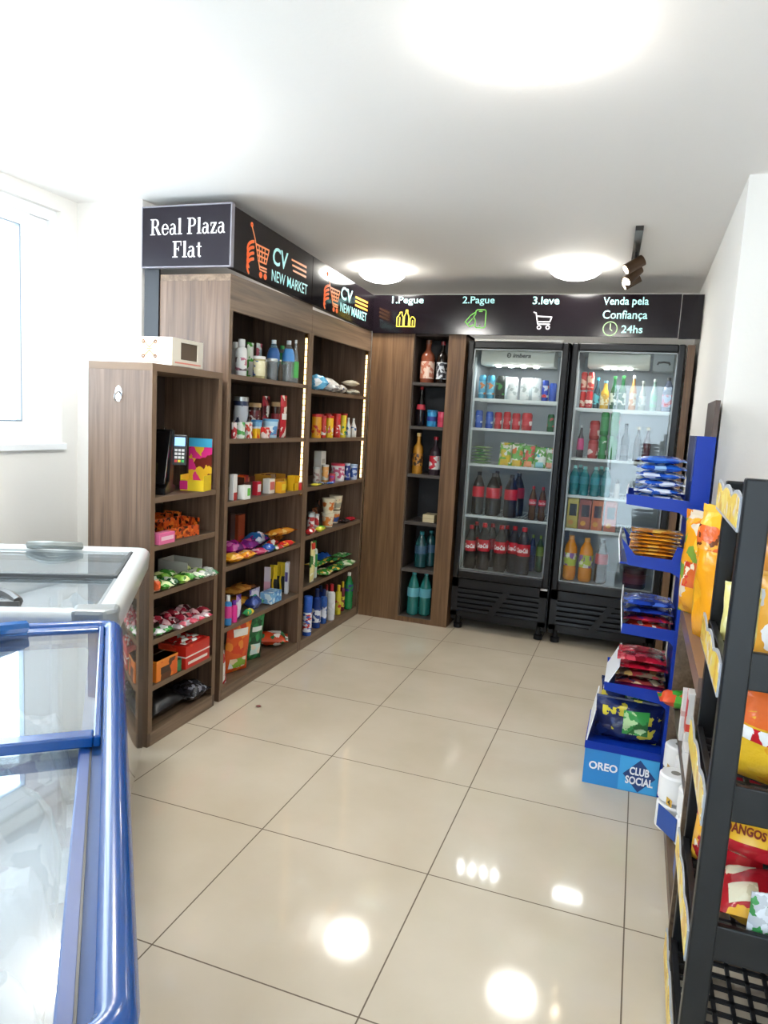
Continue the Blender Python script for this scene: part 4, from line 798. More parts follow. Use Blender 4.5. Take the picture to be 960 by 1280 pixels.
for i_, (u0, u1, lab) in enumerate([(335, 344, 'pale pink card at the left of the hanging razors'), (342, 352, 'black and yellow razor pack, left of the two'), (351, 362, 'black and yellow razor pack, right of the two')]):
    x, y, Wp, H, w_ = side(u0 - 6, u1 - 6, 703, 742, 0, -.24, .3); Wp *= .9
    t_ = thing('razor_pack', lab, 'razor pack', (x, y, z + .0005), .3, None); cc = ['e0a8b8', '2c2c2c', '2c2c30'][i_]
    MB().box(-Wp / 2, Wp / 2, 0, .003, 0, .185).build('card', M(cc, .4), t_); MB().box(-Wp / 2, Wp / 2, -.0008, 0, .10, .185).build('card_header', M(['d8c8d0', 'e8c820', 'e8c820'][i_], .4), t_)
    if i_: MB().tube([(0, -.008, .17), (.004, -.014, .13), (-.004, -.012, .08), (.002, -.008, .02)], .006).build('razor', M('e8c020', .3), t_, True)
tag(carton('white_pack', 'x', 'pack', -.20, on(358, 742, 0, -.20).y, z, .02, .05, .19, M('e8e8f0', .4), rz=.3, front=(M('5a4c8c', .4), .1, .9, .4, .7)), 'white narrow pack at the right of the yellow razors', 'pack')
# bottom: powder bags
z = .0605
lb('p', 'detergent_bag', 'large orange washing powder bag on the bottom of the tall cabinet', 'bag', (277, 310, 785, 851), z, -.20, foil('e0561c', 'f08a2c', 'd84018'), seed=6, t=.35, lean=-.12, panel=[(.15, .85, .1, .3, foil('f0d8b0', '8cb83c', 'e8e8e0', seed=4)), (.2, .8, .75, .9, M('f0ece0', .4))], a=.4, rz=RX - .35)
lb('p', 'detergent_bag', 'large dark green bag with folded top beside the orange powder bag', 'bag', (309, 335, 765, 838), z, -.18, foil('1f6a3c', '2c8c4c', '174a2c'), seed=7, t=.35, lean=-.1, panel=[(.2, .8, .12, .35, foil('d8f0e8', '3cb0a8', 'f0e8d0', seed=2)), (.2, .8, .62, .72, M('e8f0e8', .4))], a=.4, rz=RX - .35)
pouch('detergent_bag', 'red and white bag lying behind the green bag', 'bag', -.24, on(342, 812, 0, -.24).y, z, .17, .20, .10, foil('d84a24', 'f0e8e0', '3c7a4a', seed=3), rz=.5, lie=True)
lb('p', 'sugar_bag', 'white and red bag at the bottom left corner behind the cabinet edge', 'bag', (270, 286, 822, 862), z, -.16, foil('e8e4e0', 'c83c44', 'd8d4d0'), seed=9, t=.5, lean=.1)
# ---------------------------------------------------------------- far cabinet (C)
z = ZCc[0]
for i_, (u, X_, W_, L_, H_, c, lab) in enumerate([(396, -.17, .09, .12, .10, ('6cb8e0', 'f0f4f8', '3c90c8'), 'light blue and white bag at the left of the flour shelf'), (408, -.22, .14, .20, .12, ('f0ece6', 'd8d8d4', 'e4e0dc'), 'puffy white bag in the middle of the flour shelf'),
        (414, -.16, .10, .14, .06, ('e8e6e2', 'b8b4b0', '8c8c90'), 'white and grey bag in front of the puffy white bag'), (428, -.2, .10, .16, .08, ('c8c0b4', '3c4470', 'e8e4dc'), 'grey and dark blue bag right of the white bags'), (438, -.18, .12, .13, .05, ('d8ccb0', 'a8a08c', 'ece4d0'), 'beige bag at the bottom right of the flour shelf')]):
    c0 = on(u, 486, 0, X_); pouch('flour_bag', lab, 'bag', X_, c0.y, z, W_, L_, H_, foil(*c, seed=i_), rz=RX + .2 * (i_ - 2), lie=True, seed=i_)
pouch('flour_bag', 'beige bag lying on top of another at the right of the flour shelf', 'bag', -.18, on(438, 486, 0, -.18).y, z + .052, .11, .13, .045, foil('d8ccb4', 'e8e0cc', seed=6), rz=RX + .2, lie=True)
z = ZCc[1]
for i_, (u0, u1, vt, sh, c, c2, cp, lab) in enumerate([(389, 401, 519, 'tin', 'e8a01c', 'c82c20', 'c82828', 'yellow and red tin at the left of the spice shelf'), (400, 407, 521, 'tin', 'c83028', 'e8e0d8', 'b82020', 'red and white tin between the yellow tins'),
        (406, 416, 521, 'tin', 'f0c020', 'c83820', 'd02c24', 'yellow tin with red lid in the middle of the spice shelf'), (416, 425, 519, 'tin', 'cc2820', 'e84830', 'c02020', 'plain bright red tin on the spice shelf'), (424, 432, 521, 'tin', 'e8d030', '3c8c4a', 'e8c828', 'yellow and green tin right of the red tin'),
        (431, 438, 523, 'slim', 'd8e0dc', '5a7aa8', 'e8e8e8', 'clear slim bottle near the right of the spice shelf'), (437, 445, 524, 'slim', 'e8e4dc', '3c5c8c', 'e8e8e8', 'white slim bottle at the right end of the spice shelf')]):
    lb('b', 'spice_tin' if sh == 'tin' else 'spice_bottle', lab, 'tin' if sh == 'tin' else 'bottle', (u0, u1, vt, 547), z, -.17, M(c, .3), sh=sh, cap=M(cp, .35), label=(voro_print([c, c2, 'f0e8dc'], 34, i_), .12, .55))
for k in range(4): lb('b', 'spice_tin', ['leftmost orange', 'red second', 'yellow third', 'rightmost dark red'][k] + ' tin in the back row of the spice shelf', 'tin', (394 + 10 * k, 403 + 10 * k, 520, 547), z, -.27, M(['d8901c', 'b82c24', 'e0b020', 'c03424'][k], .35), sh='tin', cap=M('b82424', .4), group='tins in the back row')
z = ZCc[2]
lb('c', 'white_box', 'tall white box at the back of the jar shelf', 'box', (391, 406, 572, 606), z, -.27, M('e0dcd2', .5), a=.7, hh=.20, front=(M('b8b0a0', .5), .2, .8, .6, .75))
for i_, (u0, u1, vt, vb, X_, sh, c, c2, cp, lab) in enumerate([(393, 403, 583, 606, -.2, 'tin', 'd8d0c4', 'a8847c', 'c8c8c4', 'beige tin in front of the tall white box'), (402, 411, 583, 605, -.2, 'tin', 'e8a85c', 'e0d8c8', 'd8d4cc', 'orange-beige tin right of the beige tin'), (410, 418, 590, 604, -.16, 'jar', 'c83c4c', '7c3c8c', 'b82c3c', 'small red and purple jar in front of the white jar'),
        (413, 430, 579, 603, -.2, 'jar', 'e8e0e0', 'c8587c', 'd83c50', 'large white jar with red lid in the middle of the jar shelf'), (429, 437, 579, 602, -.18, 'jar', '2c3c8c', 'd8dcec', 'c8d0e0', 'dark blue jar right of the large white jar'), (436, 446, 580, 601, -.165, 'jar', 'c8d4e8', '3c5ca8', 'a8bcd8', 'pale blue jar at the right end of the jar shelf')]):
    lb('b', 'food_jar', lab, 'jar', (u0, u1, vt, vb), z, X_, M(c, .3), sh=sh, cap=M(cp, .35), label=(voro_print([c, c2], 30, i_), .15, .7))
for i_, (u, X_, c, lab) in enumerate([(396, -.155, ('e8d84c', '3c6c4c', 'f0ecd0'), 'yellow flat packet lying at the left front of the jar shelf'), (408, -.15, ('3c6cb0', 'e0e8f0', '2c4c8c'), 'blue flat packet lying in front of the jars'), (403, -.165, ('5a6a7c', 'a8c0d8', '303a48'), 'grey-blue flat packet between the yellow and the blue packets')]):
    c0 = on(u, 607, 0, X_); pouch('flat_packet', lab, 'packet', X_, c0.y, z, .06, .12, .022, foil(*c, seed=i_), rz=RX + .2, lie=True, n=8)
z = ZCc[3]
for k in range(2):
    x, y, Wp, H, w_ = side(400 + 9 * k, 418 + 9 * k, 624, 664, 0, -.19 - .03 * k)
    for j in range(2): bottle('noodle_cup', ['cream and orange noodle cup, left lower one on the noodle shelf', 'cream and orange noodle cup stacked on top, left one', 'cream and orange noodle cup, right lower one on the noodle shelf', 'cream and orange noodle cup stacked on top, right one'][2 * k + j], 'cup', x, y, z + .096 * j, Wp / 2 * .92, .094, 'cup', M('efe3c6', .4), rz=RX, label=(voro_print([['e8883c', 'f0dcb8', '3c5ca0'], ['f0e0bc', 'e07c34', 'b0a890']][j], 24, k), .12, .75), cap=None)
for i_, (u0, u1, vt, vb, X_, c, lab) in enumerate([(385, 400, 640, 662, -.27, ('7a3c20', 'a85a30', '4a2414'), 'brown bag at the back left of the noodle shelf'), (392, 402, 634, 660, -.33, ('3c2420', '6a4438', '241410'), 'dark brown bag in the far back of the noodle shelf')]):
    lb('p', 'brown_snack_bag', lab, 'bag', (u0, u1, vt, vb), z, X_, foil(*c), seed=i_)
for i_, (u0, u1, vt, vb, sh, c, c2, cp, lab) in enumerate([(385, 394, 642, 667, 'tin', 'c8d0d0', 'c83c3c', 'b8bcbc', 'silver and red tin at the left of the noodle shelf'), (392, 399, 643, 664, 'tin', 'e0dcd8', 'c02c30', 'b8bcbc', 'white and red tin beside the noodle cups')]):
    lb('b', 'food_tin', lab, 'tin', (u0, u1, vt, vb), z, -.18, M(c, .3), sh=sh, cap=M(cp, .3, .7), label=(voro_print([c2, 'f0e8e4'], 30, i_), .15, .8))
for i_, (u, X_, c, lab) in enumerate([(388, -.145, ('c83030', 'e8e0d8', '3c9a3c'), 'red and green small packet at the left front of the noodle shelf'), (399, -.145, ('e0d848', '5ab83c', 'd8c020'), 'yellow and green packet in front of the noodle tins')]):
    c0 = on(u, 669, 0, X_); pouch('flat_packet', lab, 'packet', X_, c0.y, z, .05, .09, .045, foil(*c, seed=i_), rz=RX + .1, lie=True, n=8)
for k, (u, c, lab) in enumerate([(429, '2c2424', 'black packet lying right of the noodle cups'), (437, 'b82434', 'small red packet at the right end of the noodle shelf')]):
    c0 = on(u, 655, 0, -.17); pouch('flat_packet', lab, 'packet', -.17, c0.y, z, .06, .09, .035, foil(c, c, seed=k), rz=RX, lie=True, n=8)
z = ZCc[4]
lb('p', 'rice_bag', 'cream and yellow pouch with red top at the left of the pasta shelf', 'bag', (383, 395, 684, 733), z, -.16, foil('e8dc98', 'f0ecd0', '4a7a3c'), seed=2, t=.5, panel=(.05, .95, .85, 1, M('d03c28', .4)))
lb('b', 'oil_bottle', 'green and white bottle behind the cream pouch of the pasta shelf', 'bottle', (388, 397, 678, 728), z, -.2, M('d8e4d8', .3), sh='shampoo', cap=M('2c8c3c', .4), capr=.5, label=(M('3c9a4c', .4), .3, .65))
pouch('pasta_bag', 'dark blue packet at the back of the pasta shelf', 'bag', -.3, on(404, 705, 0, -.3).y, z, .12, .2, .12, foil('1c4c9c', '2c6cc0', '143470'), rz=RX, lie=True)
for i_, (u, X_, L_, H_, c, lab) in enumerate([(405, -.18, .17, .05, ('3c8c3c', 'd8b03c', 'e8e0b0'), 'green and gold pasta bag at the left front of the pasta shelf'), (418, -.17, .17, .05, ('2c7a3c', 'e0b84c', '1c5c2c'), 'dark green and gold pasta bag in the middle of the pasta shelf'), (431, -.17, .15, .05, ('5aa058', 'c8d0b0', '2c6c3c'), 'pale green pasta bag at the right end of the pasta shelf')]):
    c0 = on(u, 718, 0, X_); pouch('pasta_bag', lab, 'bag', X_, c0.y, z, .12, L_, H_, foil(*c, seed=i_, scale=24), rz=RX + .15, lie=True)
    pouch('pasta_bag', lab.split(' at ')[0].split(' in ')[0] + ' stacked on the others, set back' if i_ < 2 else 'pale green pasta bag stacked above, at the right end', 'bag', X_ - .06, c0.y + .03, z + H_, .11, L_, H_ * .8, foil(*c, seed=i_ + 5, scale=24), rz=RX, lie=True)
z = .0605
lb('b', 'cleaner_bottle', 'tall blue and white cleaning spray can at the left of the bottom row', 'bottle', (378, 389, 741, 790), z, -.15, M('2c5cb8', .3), sh='tin', cap=None, label=(voro_print(['e8ecf4', '2c50b0', 'c83c3c'], 26, 1, stretch=(1, 1, 2)), .1, .6))
for i_, (u0, u1, vt, vb, X_, c, c2, cp, sh, lab) in enumerate([(389, 400, 737, 786, -.17, '20408c', 'e8ecf4', '1c2c5c', 'shampoo', 'dark blue cleaning bottle with white label, second from left below'), (399, 408, 736, 779, -.17, '2c58a8', 'd8dce8', '1c3470', 'shampoo', 'blue cleaning bottle between dark blue and white bottles'),
        (395, 403, 735, 775, -.25, '1c3880', '3c6cc0', '142858', 'shampoo', 'blue bottle standing behind the blue cleaning bottles'), (408, 418, 727, 772, -.16, 'e8e8e8', 'd8d8d8', 'c82830', 'shampoo', 'white bottle with red cap in the bottom row'), (404, 410, 730, 768, -.24, 'c8ccd0', 'd83040', 'b82c30', 'shampoo', 'pale bottle with red cap behind the white one'),
        (418, 426, 729, 766, -.17, 'd8c838', 'c83c30', 'e0c028', 'shampoo', 'yellow and red bottle in the bottom row'), (424, 430, 727, 764, -.18, '7c2c3c', 'e0d040', 'e8c828', 'shampoo', 'dark bottle with yellow cap beside the green bottle'), (429, 440, 716, 762, -.165, '1f8c4a', '3c3c8c', 'f0f0ec', 'water', 'green bottle with white cap at the right end below')]):
    lb('b', 'cleaner_bottle', lab, 'bottle', (u0, u1, vt, vb), z, X_, M(c, .25), sh=sh, cap=M(cp, .35), capr=.5 if sh == 'shampoo' else None, label=(voro_print([c2, c], 26, i_), (.15, .5)[sh == 'water'], (.5, .68)[sh == 'water']))
# ---------------------------------------------------------------- bottle column in the corner unit
def bb(name, lab, u0, u1, vt, vb, z, Y, mat, sh, **k):
    x, y, Wp, H, w_ = side(u0, u1, vt, vb, 1, Y); return bottle(name, lab, k.pop('cat', 'bottle'), x, Y, z, Wp / 2 * .92, H, sh, mat, **k)
Y = 3.40
bb('rose_bottle', 'bottle of rose drink with pale label at the left of the top bottle shelf', 524, 543, 422, 474, ZK[0], Y, M('8a4a34', .12), 'liquor', cap=M('6a3a24', .3), label=(voro_print(['e8c8b4', 'c87a60'], 30, 1), .1, .5))
bb('spirit_bottle', 'dark bottle with white label and red neck at the right of the top bottle shelf', 544, 559, 424, 475, ZK[0], Y, M('1c1410', .1), 'liquor', cap=M('8c2028', .3), label=(voro_print(['d8dce0', '3c3c44'], 30, 2), .1, .5))
bb('spirit_bottle', 'black bottle with red collar and red cap on the second bottle shelf', 519, 531, 482, 530, ZK[1], Y, M('141014', .1), 'slim', cap=M('b8202c', .3), label=(M('b83040', .4), .42, .55))
bb('round_bottle', 'round light blue bottle on the second bottle shelf', 533, 547, 510, 533, ZK[1], Y, M('3c9cd0', .25), 'jar', cap=M('2c7cb0', .3), label=(M('2c3c8c', .4), .3, .55), cat='jar')
bb('round_bottle', 'round pink bottle on the second bottle shelf, cut by the wooden edge', 547, 560, 511, 533, ZK[1], Y, M('e0506c', .25), 'jar', cap=M('d03c5c', .3), label=(M('c82c4c', .4), .3, .55), cat='jar')
bb('golden_bottle', 'tall golden bottle on the third bottle shelf', 514, 528, 541, 591, ZK[2], Y, M('c88c34', .2, .3), 'liquor', cap=M('d8b878', .3), label=(voro_print(['b87c28', '3c2818'], 30, 4), .2, .5))
bb('vodka_bottle', 'clear bottle with white and red label and red cap, third bottle shelf', 535, 550, 544, 591, ZK[2], Y, M('3c3038', .1), 'liquor', cap=M('b0182c', .3), label=(voro_print(['ece8e4', 'c82838'], 22, 5), .15, .5))
carton('egg_carton', 'small beige egg carton on the fourth bottle shelf', 'carton', on(538, 652, 1, 3.42).x, 3.42, ZK[3], .085, .12, .055, M('d8c8a0', .7), band=(M('c8b48c', .7), .45, .55))
TEALB = glassy('3ca8a0', .45)
for i_, (u, lab) in enumerate([(526, 'large teal water bottle, left one above the lowest bottle shelf'), (536, 'large teal water bottle, right one above the lowest bottle shelf')]):
    bb('large_water_bottle', lab, u - 9, u + 9, 660, 707, ZK[4], 3.42 + .07 * i_, glassy('2c6c70', .5), 'big', cap=M('2c7c84', .3), label=(M('3c5c78', .3), .4, .62))
for i_, (u, yy, lab) in enumerate([(515, 3.40, 'teal water bottle at the left of the lowest bottle shelf'), (530, 3.42, 'teal water bottle at the right of the lowest bottle shelf'), (509, 3.5, 'teal water bottle behind the two front ones at the bottom')]):
    bb('large_water_bottle', lab, u - 8, u + 8, 713, 768, ZK[5], yy, TEALB, 'big', cap=M('3cb0b0', .3), label=(M('6cb8c8', .3), .42, .62))
# ---------------------------------------------------------------- fridge contents
Y = 3.44
def row(name, labs, cat, boxes, z, Y_, mats, sh, group=None, **k):
    for i_, (u0, u1, vt, vb) in enumerate(boxes):
        kk = dict(k)
        if group: kk['group'] = group
        bb(name, labs if isinstance(labs, str) else labs[i_], u0, u1, vt, vb, z, Y_, mats if not isinstance(mats, list) else mats[i_], sh, cat=cat, **kk)
ALU = M('c8cccc', .25, .8)
row('energy_can', ['tall light blue energy can at the left end of the top fridge shelf', 'tall light blue energy can beside the black can with green marks'], 'can', [(597, 607, 468, 497), (607, 618, 468, 497)], ZF1[0], Y, M('4a9cbc', .25, .3), 'can', 'light blue energy cans', cap=ALU, label=(voro_print(['5aa8c8', 'c87840', '8cc8dc'], 24, 1), .2, .75))
row('energy_can', ['tall black can with green marks beside the light blue cans'], 'can', [(618, 631, 469, 498)], ZF1[0], Y, M('18201c', .25), 'can', None, cap=ALU, label=(voro_print(['18201c', '3c8c44', '18201c'], 24, 1), .2, .75))
row('energy_can', ['tall white can in the top row, next to the black can', 'tall white can in the top row, middle one of three', 'tall white can in the top row, next to the dark blue can'], 'can', [(633, 647, 471, 499), (649, 661, 471, 499), (664, 676, 472, 500)], ZF1[0], Y, M('e4e8e8', .3), 'can', 'white energy cans', cap=ALU, label=(voro_print(['e8ecec', 'b8c0c0', 'f0f0f0'], 28, 1), .2, .75))
row('energy_can', 'dark blue and silver can right of the white cans', 'can', [(676, 685, 475, 501)], ZF1[0], Y - .01, M('1c3c9c', .25), 'can', None, cap=ALU, label=(voro_print(['1c3ca8', 'c8ccd8', 'c82c34'], 24, 1), .2, .75))
row('energy_can', 'blue can at the right end of the top row of the left fridge', 'can', [(685, 695, 478, 501)], ZF1[0], Y - .01, M('1f4cb0', .25), 'can', None, cap=ALU)
row('energy_can', ['grey can in the second line, behind the black can', 'grey can in the second line, behind the white cans'], 'can', [(625, 636, 468, 497), (656, 667, 468, 497)], ZF1[0], Y + .1, M('b8c4c8', .3), 'can', 'cans behind the front cans', cap=ALU)
row('soda_can', ['blue soda can at the left end of the second row', 'blue soda can next to the red cans of the second row'], 'can', [(593, 603, 512, 534), (606, 616, 513, 534)], ZF1[1], Y, M('2c58b8', .25, .2), 'can', 'blue soda cans', cap=ALU, label=(voro_print(['2c58b8', 'c8d4ec', '2c58b8'], 20, 1), .3, .7))
row('soda_can', ['red soda can in the second row, ' + q + ' of four' for q in ('leftmost', 'second from left', 'third from left', 'rightmost')], 'can', [(617, 627, 513, 534), (628, 638, 513, 535), (639, 650, 514, 535), (651, 665, 514, 536)], ZF1[1], Y, M('c4202c', .25, .2), 'can', 'red soda cans', cap=ALU, label=(voro_print(['c4202c', 'f0dcd8', 'c4202c'], 16, 1), .3, .7))
row('soda_can', 'green soda can at the right end of the second row, left fridge', 'can', [(683, 692, 517, 539)], ZF1[1], Y, M('1f6c3c', .25, .2), 'can', None, cap=ALU, label=(voro_print(['1f6c3c', 'c83038', '1f6c3c'], 22, 1), .3, .8))
for k in range(6): x, y, Wp, H, w_ = side(588, 611, 556, 580, 1, 3.45); pouch('juice_pouch', 'pale green flat pouch, ' + STK[k if k < 3 else k + 3] + ' in the stack in the left fridge', 'pouch', x, y, ZF1[2] + .021 * k, .10, .12, .02, foil('a8c88c', 'd8e4c0', '5a9a5a', seed=k), group='stack of pale green pouches', lie=True, n=7)
for k, (u0, u1) in enumerate([(620, 633), (635, 648), (650, 663), (665, 679), (677, 688)]):
    x, y, Wp, H, w_ = side(u0, u1, 554, 582, 1, 3.43); pouch('juice_pouch', ['leaning green and yellow pouch, leftmost in the left fridge', 'leaning green and yellow pouch, second from left in the left fridge', 'leaning green and red pouch in the middle of the pouch row', 'leaning green and blue pouch, second from right in the row', 'leaning pale green pouch at the right end of the row'][k], 'pouch', x + .02, y, ZF1[2], Wp * 1.15, H, .035, foil(*[('7cb84c', 'f0ecd8', 'e0c02c'), ('6cb048', 'f0f0d8', 'd87838'), ('68b050', 'f0ece0', 'd85a48'), ('70b058', 'f0f0e8', '5ac0d8'), ('8cc07c', 'f4f4e8', 'e88868')][k], seed=k, scale=22), lean=.25, seed=k, panel=(.15, .85, .02, .3, M(['e0b828', 'e0b828', 'e8905c', '8cd0dc', 'e89c7c'][k], .4)))
    pouch('juice_pouch', 'green pouch in the second line of the pouch row, ' + ['leftmost', 'second from the left', 'middle', 'second from the right', 'rightmost'][k], 'pouch', x + .02, y + .07, ZF1[2], Wp * 1.1, H, .03, foil('5a9c4c', 'e0e4d0', seed=k), group='green pouches in the second line', lean=.25, n=7)
COLA = M('140a08', .1); CR = M('d0142c', .3); CW = M('f4f0f0', .4, emit=.1)
for k, (u0, u1, yy) in enumerate([(588, 604, 3.45), (605, 624, 3.45), (628, 646, 3.45), (610, 626, 3.58), (637, 654, 3.58)]):
    bb('cola_bottle', 'large cola bottle with red label, fourth shelf, ' + ['left in front', 'middle in front', 'right in front', 'left behind', 'right behind'][k], u0, u1, 588, 641, ZF1[3], yy, glassy('30201c', .3), 'big', fill=(COLA, .82), cap=M('242024', .3), label=(CR, .42, .66), group='large cola bottles on the fourth shelf')
for k, (u0, u1) in enumerate([(659, 669), (671, 681)]):
    bb('small_cola_bottle', ['small cola bottle with red cap, left one of two', 'small cola bottle with red cap, right one of two'][k], u0, u1, 607, 649, ZF1[3], 3.43, glassy('8a5a2c', .4), 'soda', fill=(M('2c1408', .1), .45), cap=RED, label=(CR, .45, .62), txt=('Coca-Cola', .05, .018, .53, CW, dict(shear=.3, bold=.02)))
for k, (u0, u1, vt, vb) in enumerate([(576, 592, 648, 706), (594, 611, 650, 709), (615, 632, 652, 711), (642, 661, 656, 717), (632, 648, 654, 712)]):
    bb('cola_bottle', ['cola bottle with red cap and script label, leftmost in the bottom row', 'cola bottle with red script label, second from the left below', 'cola bottle with red script label in the middle of the bottom row', 'cola bottle with red script label at the right, foremost below', 'cola bottle half behind the foremost right one'][k], u0, u1, vt, vb, .42, [3.42, 3.42, 3.42, 3.40, 3.47][k], glassy('5c5250', .2), 'soda', fill=(COLA, .64), cap=RED, label=(CR, .42, .66), txt=('Coca-Cola', .085, .034, .54, CW, dict(shear=.3, bold=.03)))
for k, (u0, u1) in enumerate([(586, 600), (606, 620), (624, 638), (645, 660)]):
    bb('cola_bottle', 'cola bottle in the second line of the bottom row, ' + ['leftmost', 'second from the left', 'second from the right', 'rightmost'][k], u0, u1, 646, 700, .42, 3.58, glassy('3c2c28', .35), 'soda', fill=(COLA, .6), cap=RED, label=(CR, .42, .66), group='cola bottles in the second line')
for k, (u0, u1, c) in enumerate([(660, 670, '2c3c6c'), (668, 678, '3c5c34')]):
    bb('dark_bottle', ['dark blue bottle at the right of the bottom row, left fridge', 'dark green bottle at the right end of the bottom row, left fridge'][k], u0, u1, 655, 702, .42, 3.6, M(c, .2), 'big', cap=M('8cb03c', .3), label=(M(['3c5c9c', '7c9c3c'][k], .4), .45, .7))
# right fridge
z = ZF2[0]
for k, (u0, u1, vt, vb, yy, sh, c, c2, cp, lab, zz) in enumerate([
    (724, 732, 488, 509, 3.44, 'can', 'c42c2c', 'e8c0a8', 'c8cccc', 'red can at the bottom left of the beer shelf', 0), (731, 740, 488, 510, 3.43, 'can', 'b8242c', 'f0d8c8', 'c8cccc', 'red and cream can beside the bottom red can', 0),
    (740, 748, 471, 510, 3.44, 'beer', '2c4c58', '5ac0cc', '3cb8c8', 'dark bottle with turquoise top on the beer shelf', 0), (749, 760, 475, 510, 3.43, 'beer', 'd8a83c', 'f0e8c0', '8cd0e8', 'golden bottle with light blue cap on the beer shelf', 0),
    (761, 770, 470, 511, 3.44, 'beer', '1c4c2c', 'd8e0d0', '2c6c38', 'green beer bottle, left one of the pair', 0), (771, 781, 470, 512, 3.44, 'beer', '1c502c', 'd8e0d0', '2c6c38', 'green beer bottle, right one of the pair', 0),
    (785, 794, 467, 510, 3.45, 'beer', 'c8884c', 'e8d8c0', 'e0e0d8', 'amber bottle right of the green beer bottles', 0), (797, 806, 473, 510, 3.46, 'beer', 'a8b0a8', 'e8ece8', 'd0d4d0', 'clear bottle in the right half of the beer shelf', 0),
    (811, 820, 474, 514, 3.46, 'beer', '9cbcb0', '7cc8a0', 'd8e0dc', 'pale green bottle near the right of the beer shelf', 0), (826, 840, 473, 516, 3.44, 'water', '8c98b8', 'b83c4c', '1c1c24', 'large clear bottle with black cap at the right of the beer shelf', 0)]):
    bb('drink_can' if sh == 'can' else 'beer_bottle', lab, u0, u1, vt, vb, z, yy, M(c, .15) if sh != 'water' else glassy('8c98b8', .4), sh, cat='can' if sh == 'can' else 'bottle', cap=M(cp, .3), label=(voro_print([c2, c], 30, k), .15, .5))
for k, (u0, u1) in enumerate([(726, 734), (733, 741)]):
    x, y, Wp, H, w_ = side(u0, u1, 463, 487, 1, 3.43); bottle('drink_can', ['red can stacked on top at the left of the beer shelf', 'red and cream can stacked on top beside the red one'][k], 'can', x, [3.44, 3.43][k], z + .118, Wp / 2, .12, 'can', M('c43430', .25), cap=ALU, label=(voro_print(['e8b49c', 'c43430'], 22, k), .15, .8))
z = ZF2[1]
for k, (u0, u1, vt, vb, n_, c, c2, lab, lab2) in enumerate([(734, 746, 526, 573, 2, 'b02c30', 'f0d8d0', 'red and white beer can, lower one of the left stack', 'red and white beer can, upper one of the left stack'),
        (747, 757, 515, 573, 2, '2c8c4c', 'e8f0e8', 'green beer can, lower one of the middle stack', 'green beer can, upper one of the middle stack'), (759, 770, 514, 573, 2, '24843c', 'd03038', 'green can with red star mark, lower one of the right stack', 'green can with red star mark, upper one of the right stack')]):
    x, y, Wp, H, w_ = side(u0, u1, vt, vb, 1, 3.44)
    for j in range(n_): bottle('beer_can', [lab, lab2][j], 'can', x, 3.44, z + j * H / 2, Wp / 2, H / 2 - .001, 'can', M(c, .25, .2), cap=ALU, label=(voro_print([c, c2, c], 16, k + j), .2, .8))
bb('pink_bottle', 'pink and black small bottle at the left of the can stacks', 720, 729, 526, 566, z, 3.46, M('2c2430', .2), 'slim', cap=M('c8ccd0', .3), label=(M('d03c7c', .4), .25, .6))
bb('dark_bottle', 'dark bottle with white lettering band right of the green cans', 774, 785, 526, 572, z, 3.45, M('241c1c', .15), 'beer', cap=M('1c1c1c', .3), label=(M('4c4444', .4), .15, .4))
for k, (u, c) in enumerate([(795, '3c2c28'), (807, '5a2c2c')]): bb('dark_bottle', ['brown bottle in the right half of the can shelf', 'dark red bottle at the right of the can shelf'][k], u - 5, u + 5, 530, 573, z, 3.46, M(c, .15), 'beer', cap=M('c8b48c', .3))
z = ZF2[2]
for k, u in enumerate([717, 729, 742, 756, 723, 749]):
    bb('water_bottle', 'teal water bottle in the right fridge, ' + ['leftmost in front', 'second from the left in front', 'third from the left in front', 'rightmost in front', 'left one behind', 'right one behind'][k], u - 6.5, u + 6.5, 580, 617 if k < 4 else 616, z, 3.44 if k < 4 else 3.54, glassy('44b0b8', .5), 'water', cap=M('8cd8d8', .3), label=(M('2c8c98', .3), .4, .65), group='teal water bottles')
bb('milk_bottle', 'small white and brown bottle right of the teal water bottles', 767, 774, 596, 619, z, 3.44, M('d8d0c8', .3), 'shampoo', cap=M('5a4438', .4), capr=.6)
z = ZF2[3]
for k, (u0, u1, c, c2, lab) in enumerate([(707, 721, 'c8b44c', '2c2c24', 'olive yellow juice carton, leftmost of four'), (722, 737, 'a8604c', '2c2424', 'brown-orange juice carton, second from the left of four'), (738, 752, 'd0703c', '3c2420', 'orange juice carton, third from the left of four'), (754, 769, 'b8583c', '2c2020', 'red-orange juice carton, rightmost of four')]):
    x, y, Wp, H, w_ = side(u0, u1, 625, 662, 1, 3.43); t_ = carton('juice_carton', lab, 'carton', x, 3.45, z, Wp * .95, .07, H, M(c, .4), front=(M(c2, .4), .2, .85, .42, .82))
    MB().lathe([(.017, 0), (.017, .002)], 16).build('fruit_print', M('e0a040', .4), t_); t_.children[-1].rotation_euler = (PI / 2, 0, 0); t_.children[-1].location = (-.008, -.0355, H * .2)
z = .432
for k, (u0, u1, vt, vb) in enumerate([(702, 719, 667, 722), (721, 739, 670, 724)]):
    bb('orange_juice_bottle', ['orange juice bottle, left one at the bottom of the right fridge', 'orange juice bottle, right one at the bottom of the right fridge'][k], u0, u1, vt, vb, z, 3.42, M('e08c24', .2), 'juice', cap=M('e8a040', .3), label=(voro_print(['b8c850', 'e8e4d8', '8c5ca0'], 20, k), .33, .62))
bb('cola_bottle', 'tall cola bottle with red label beside the orange juice bottles', 741, 758, 671, 725, z, 3.43, glassy('3c2420', .5), 'big', fill=(COLA, .6), cap=M('242024', .3), label=(M('b83038', .3), .45, .68))
bb('grape_bottle', 'dark purple grape juice bottle at the bottom right of the right fridge', 776, 806, 708, 738, z, 3.42, M('3c1824', .15), 'jar', cat='jar', cap=M('2c1c24', .3), label=(M('5a2434', .3), .2, .6))
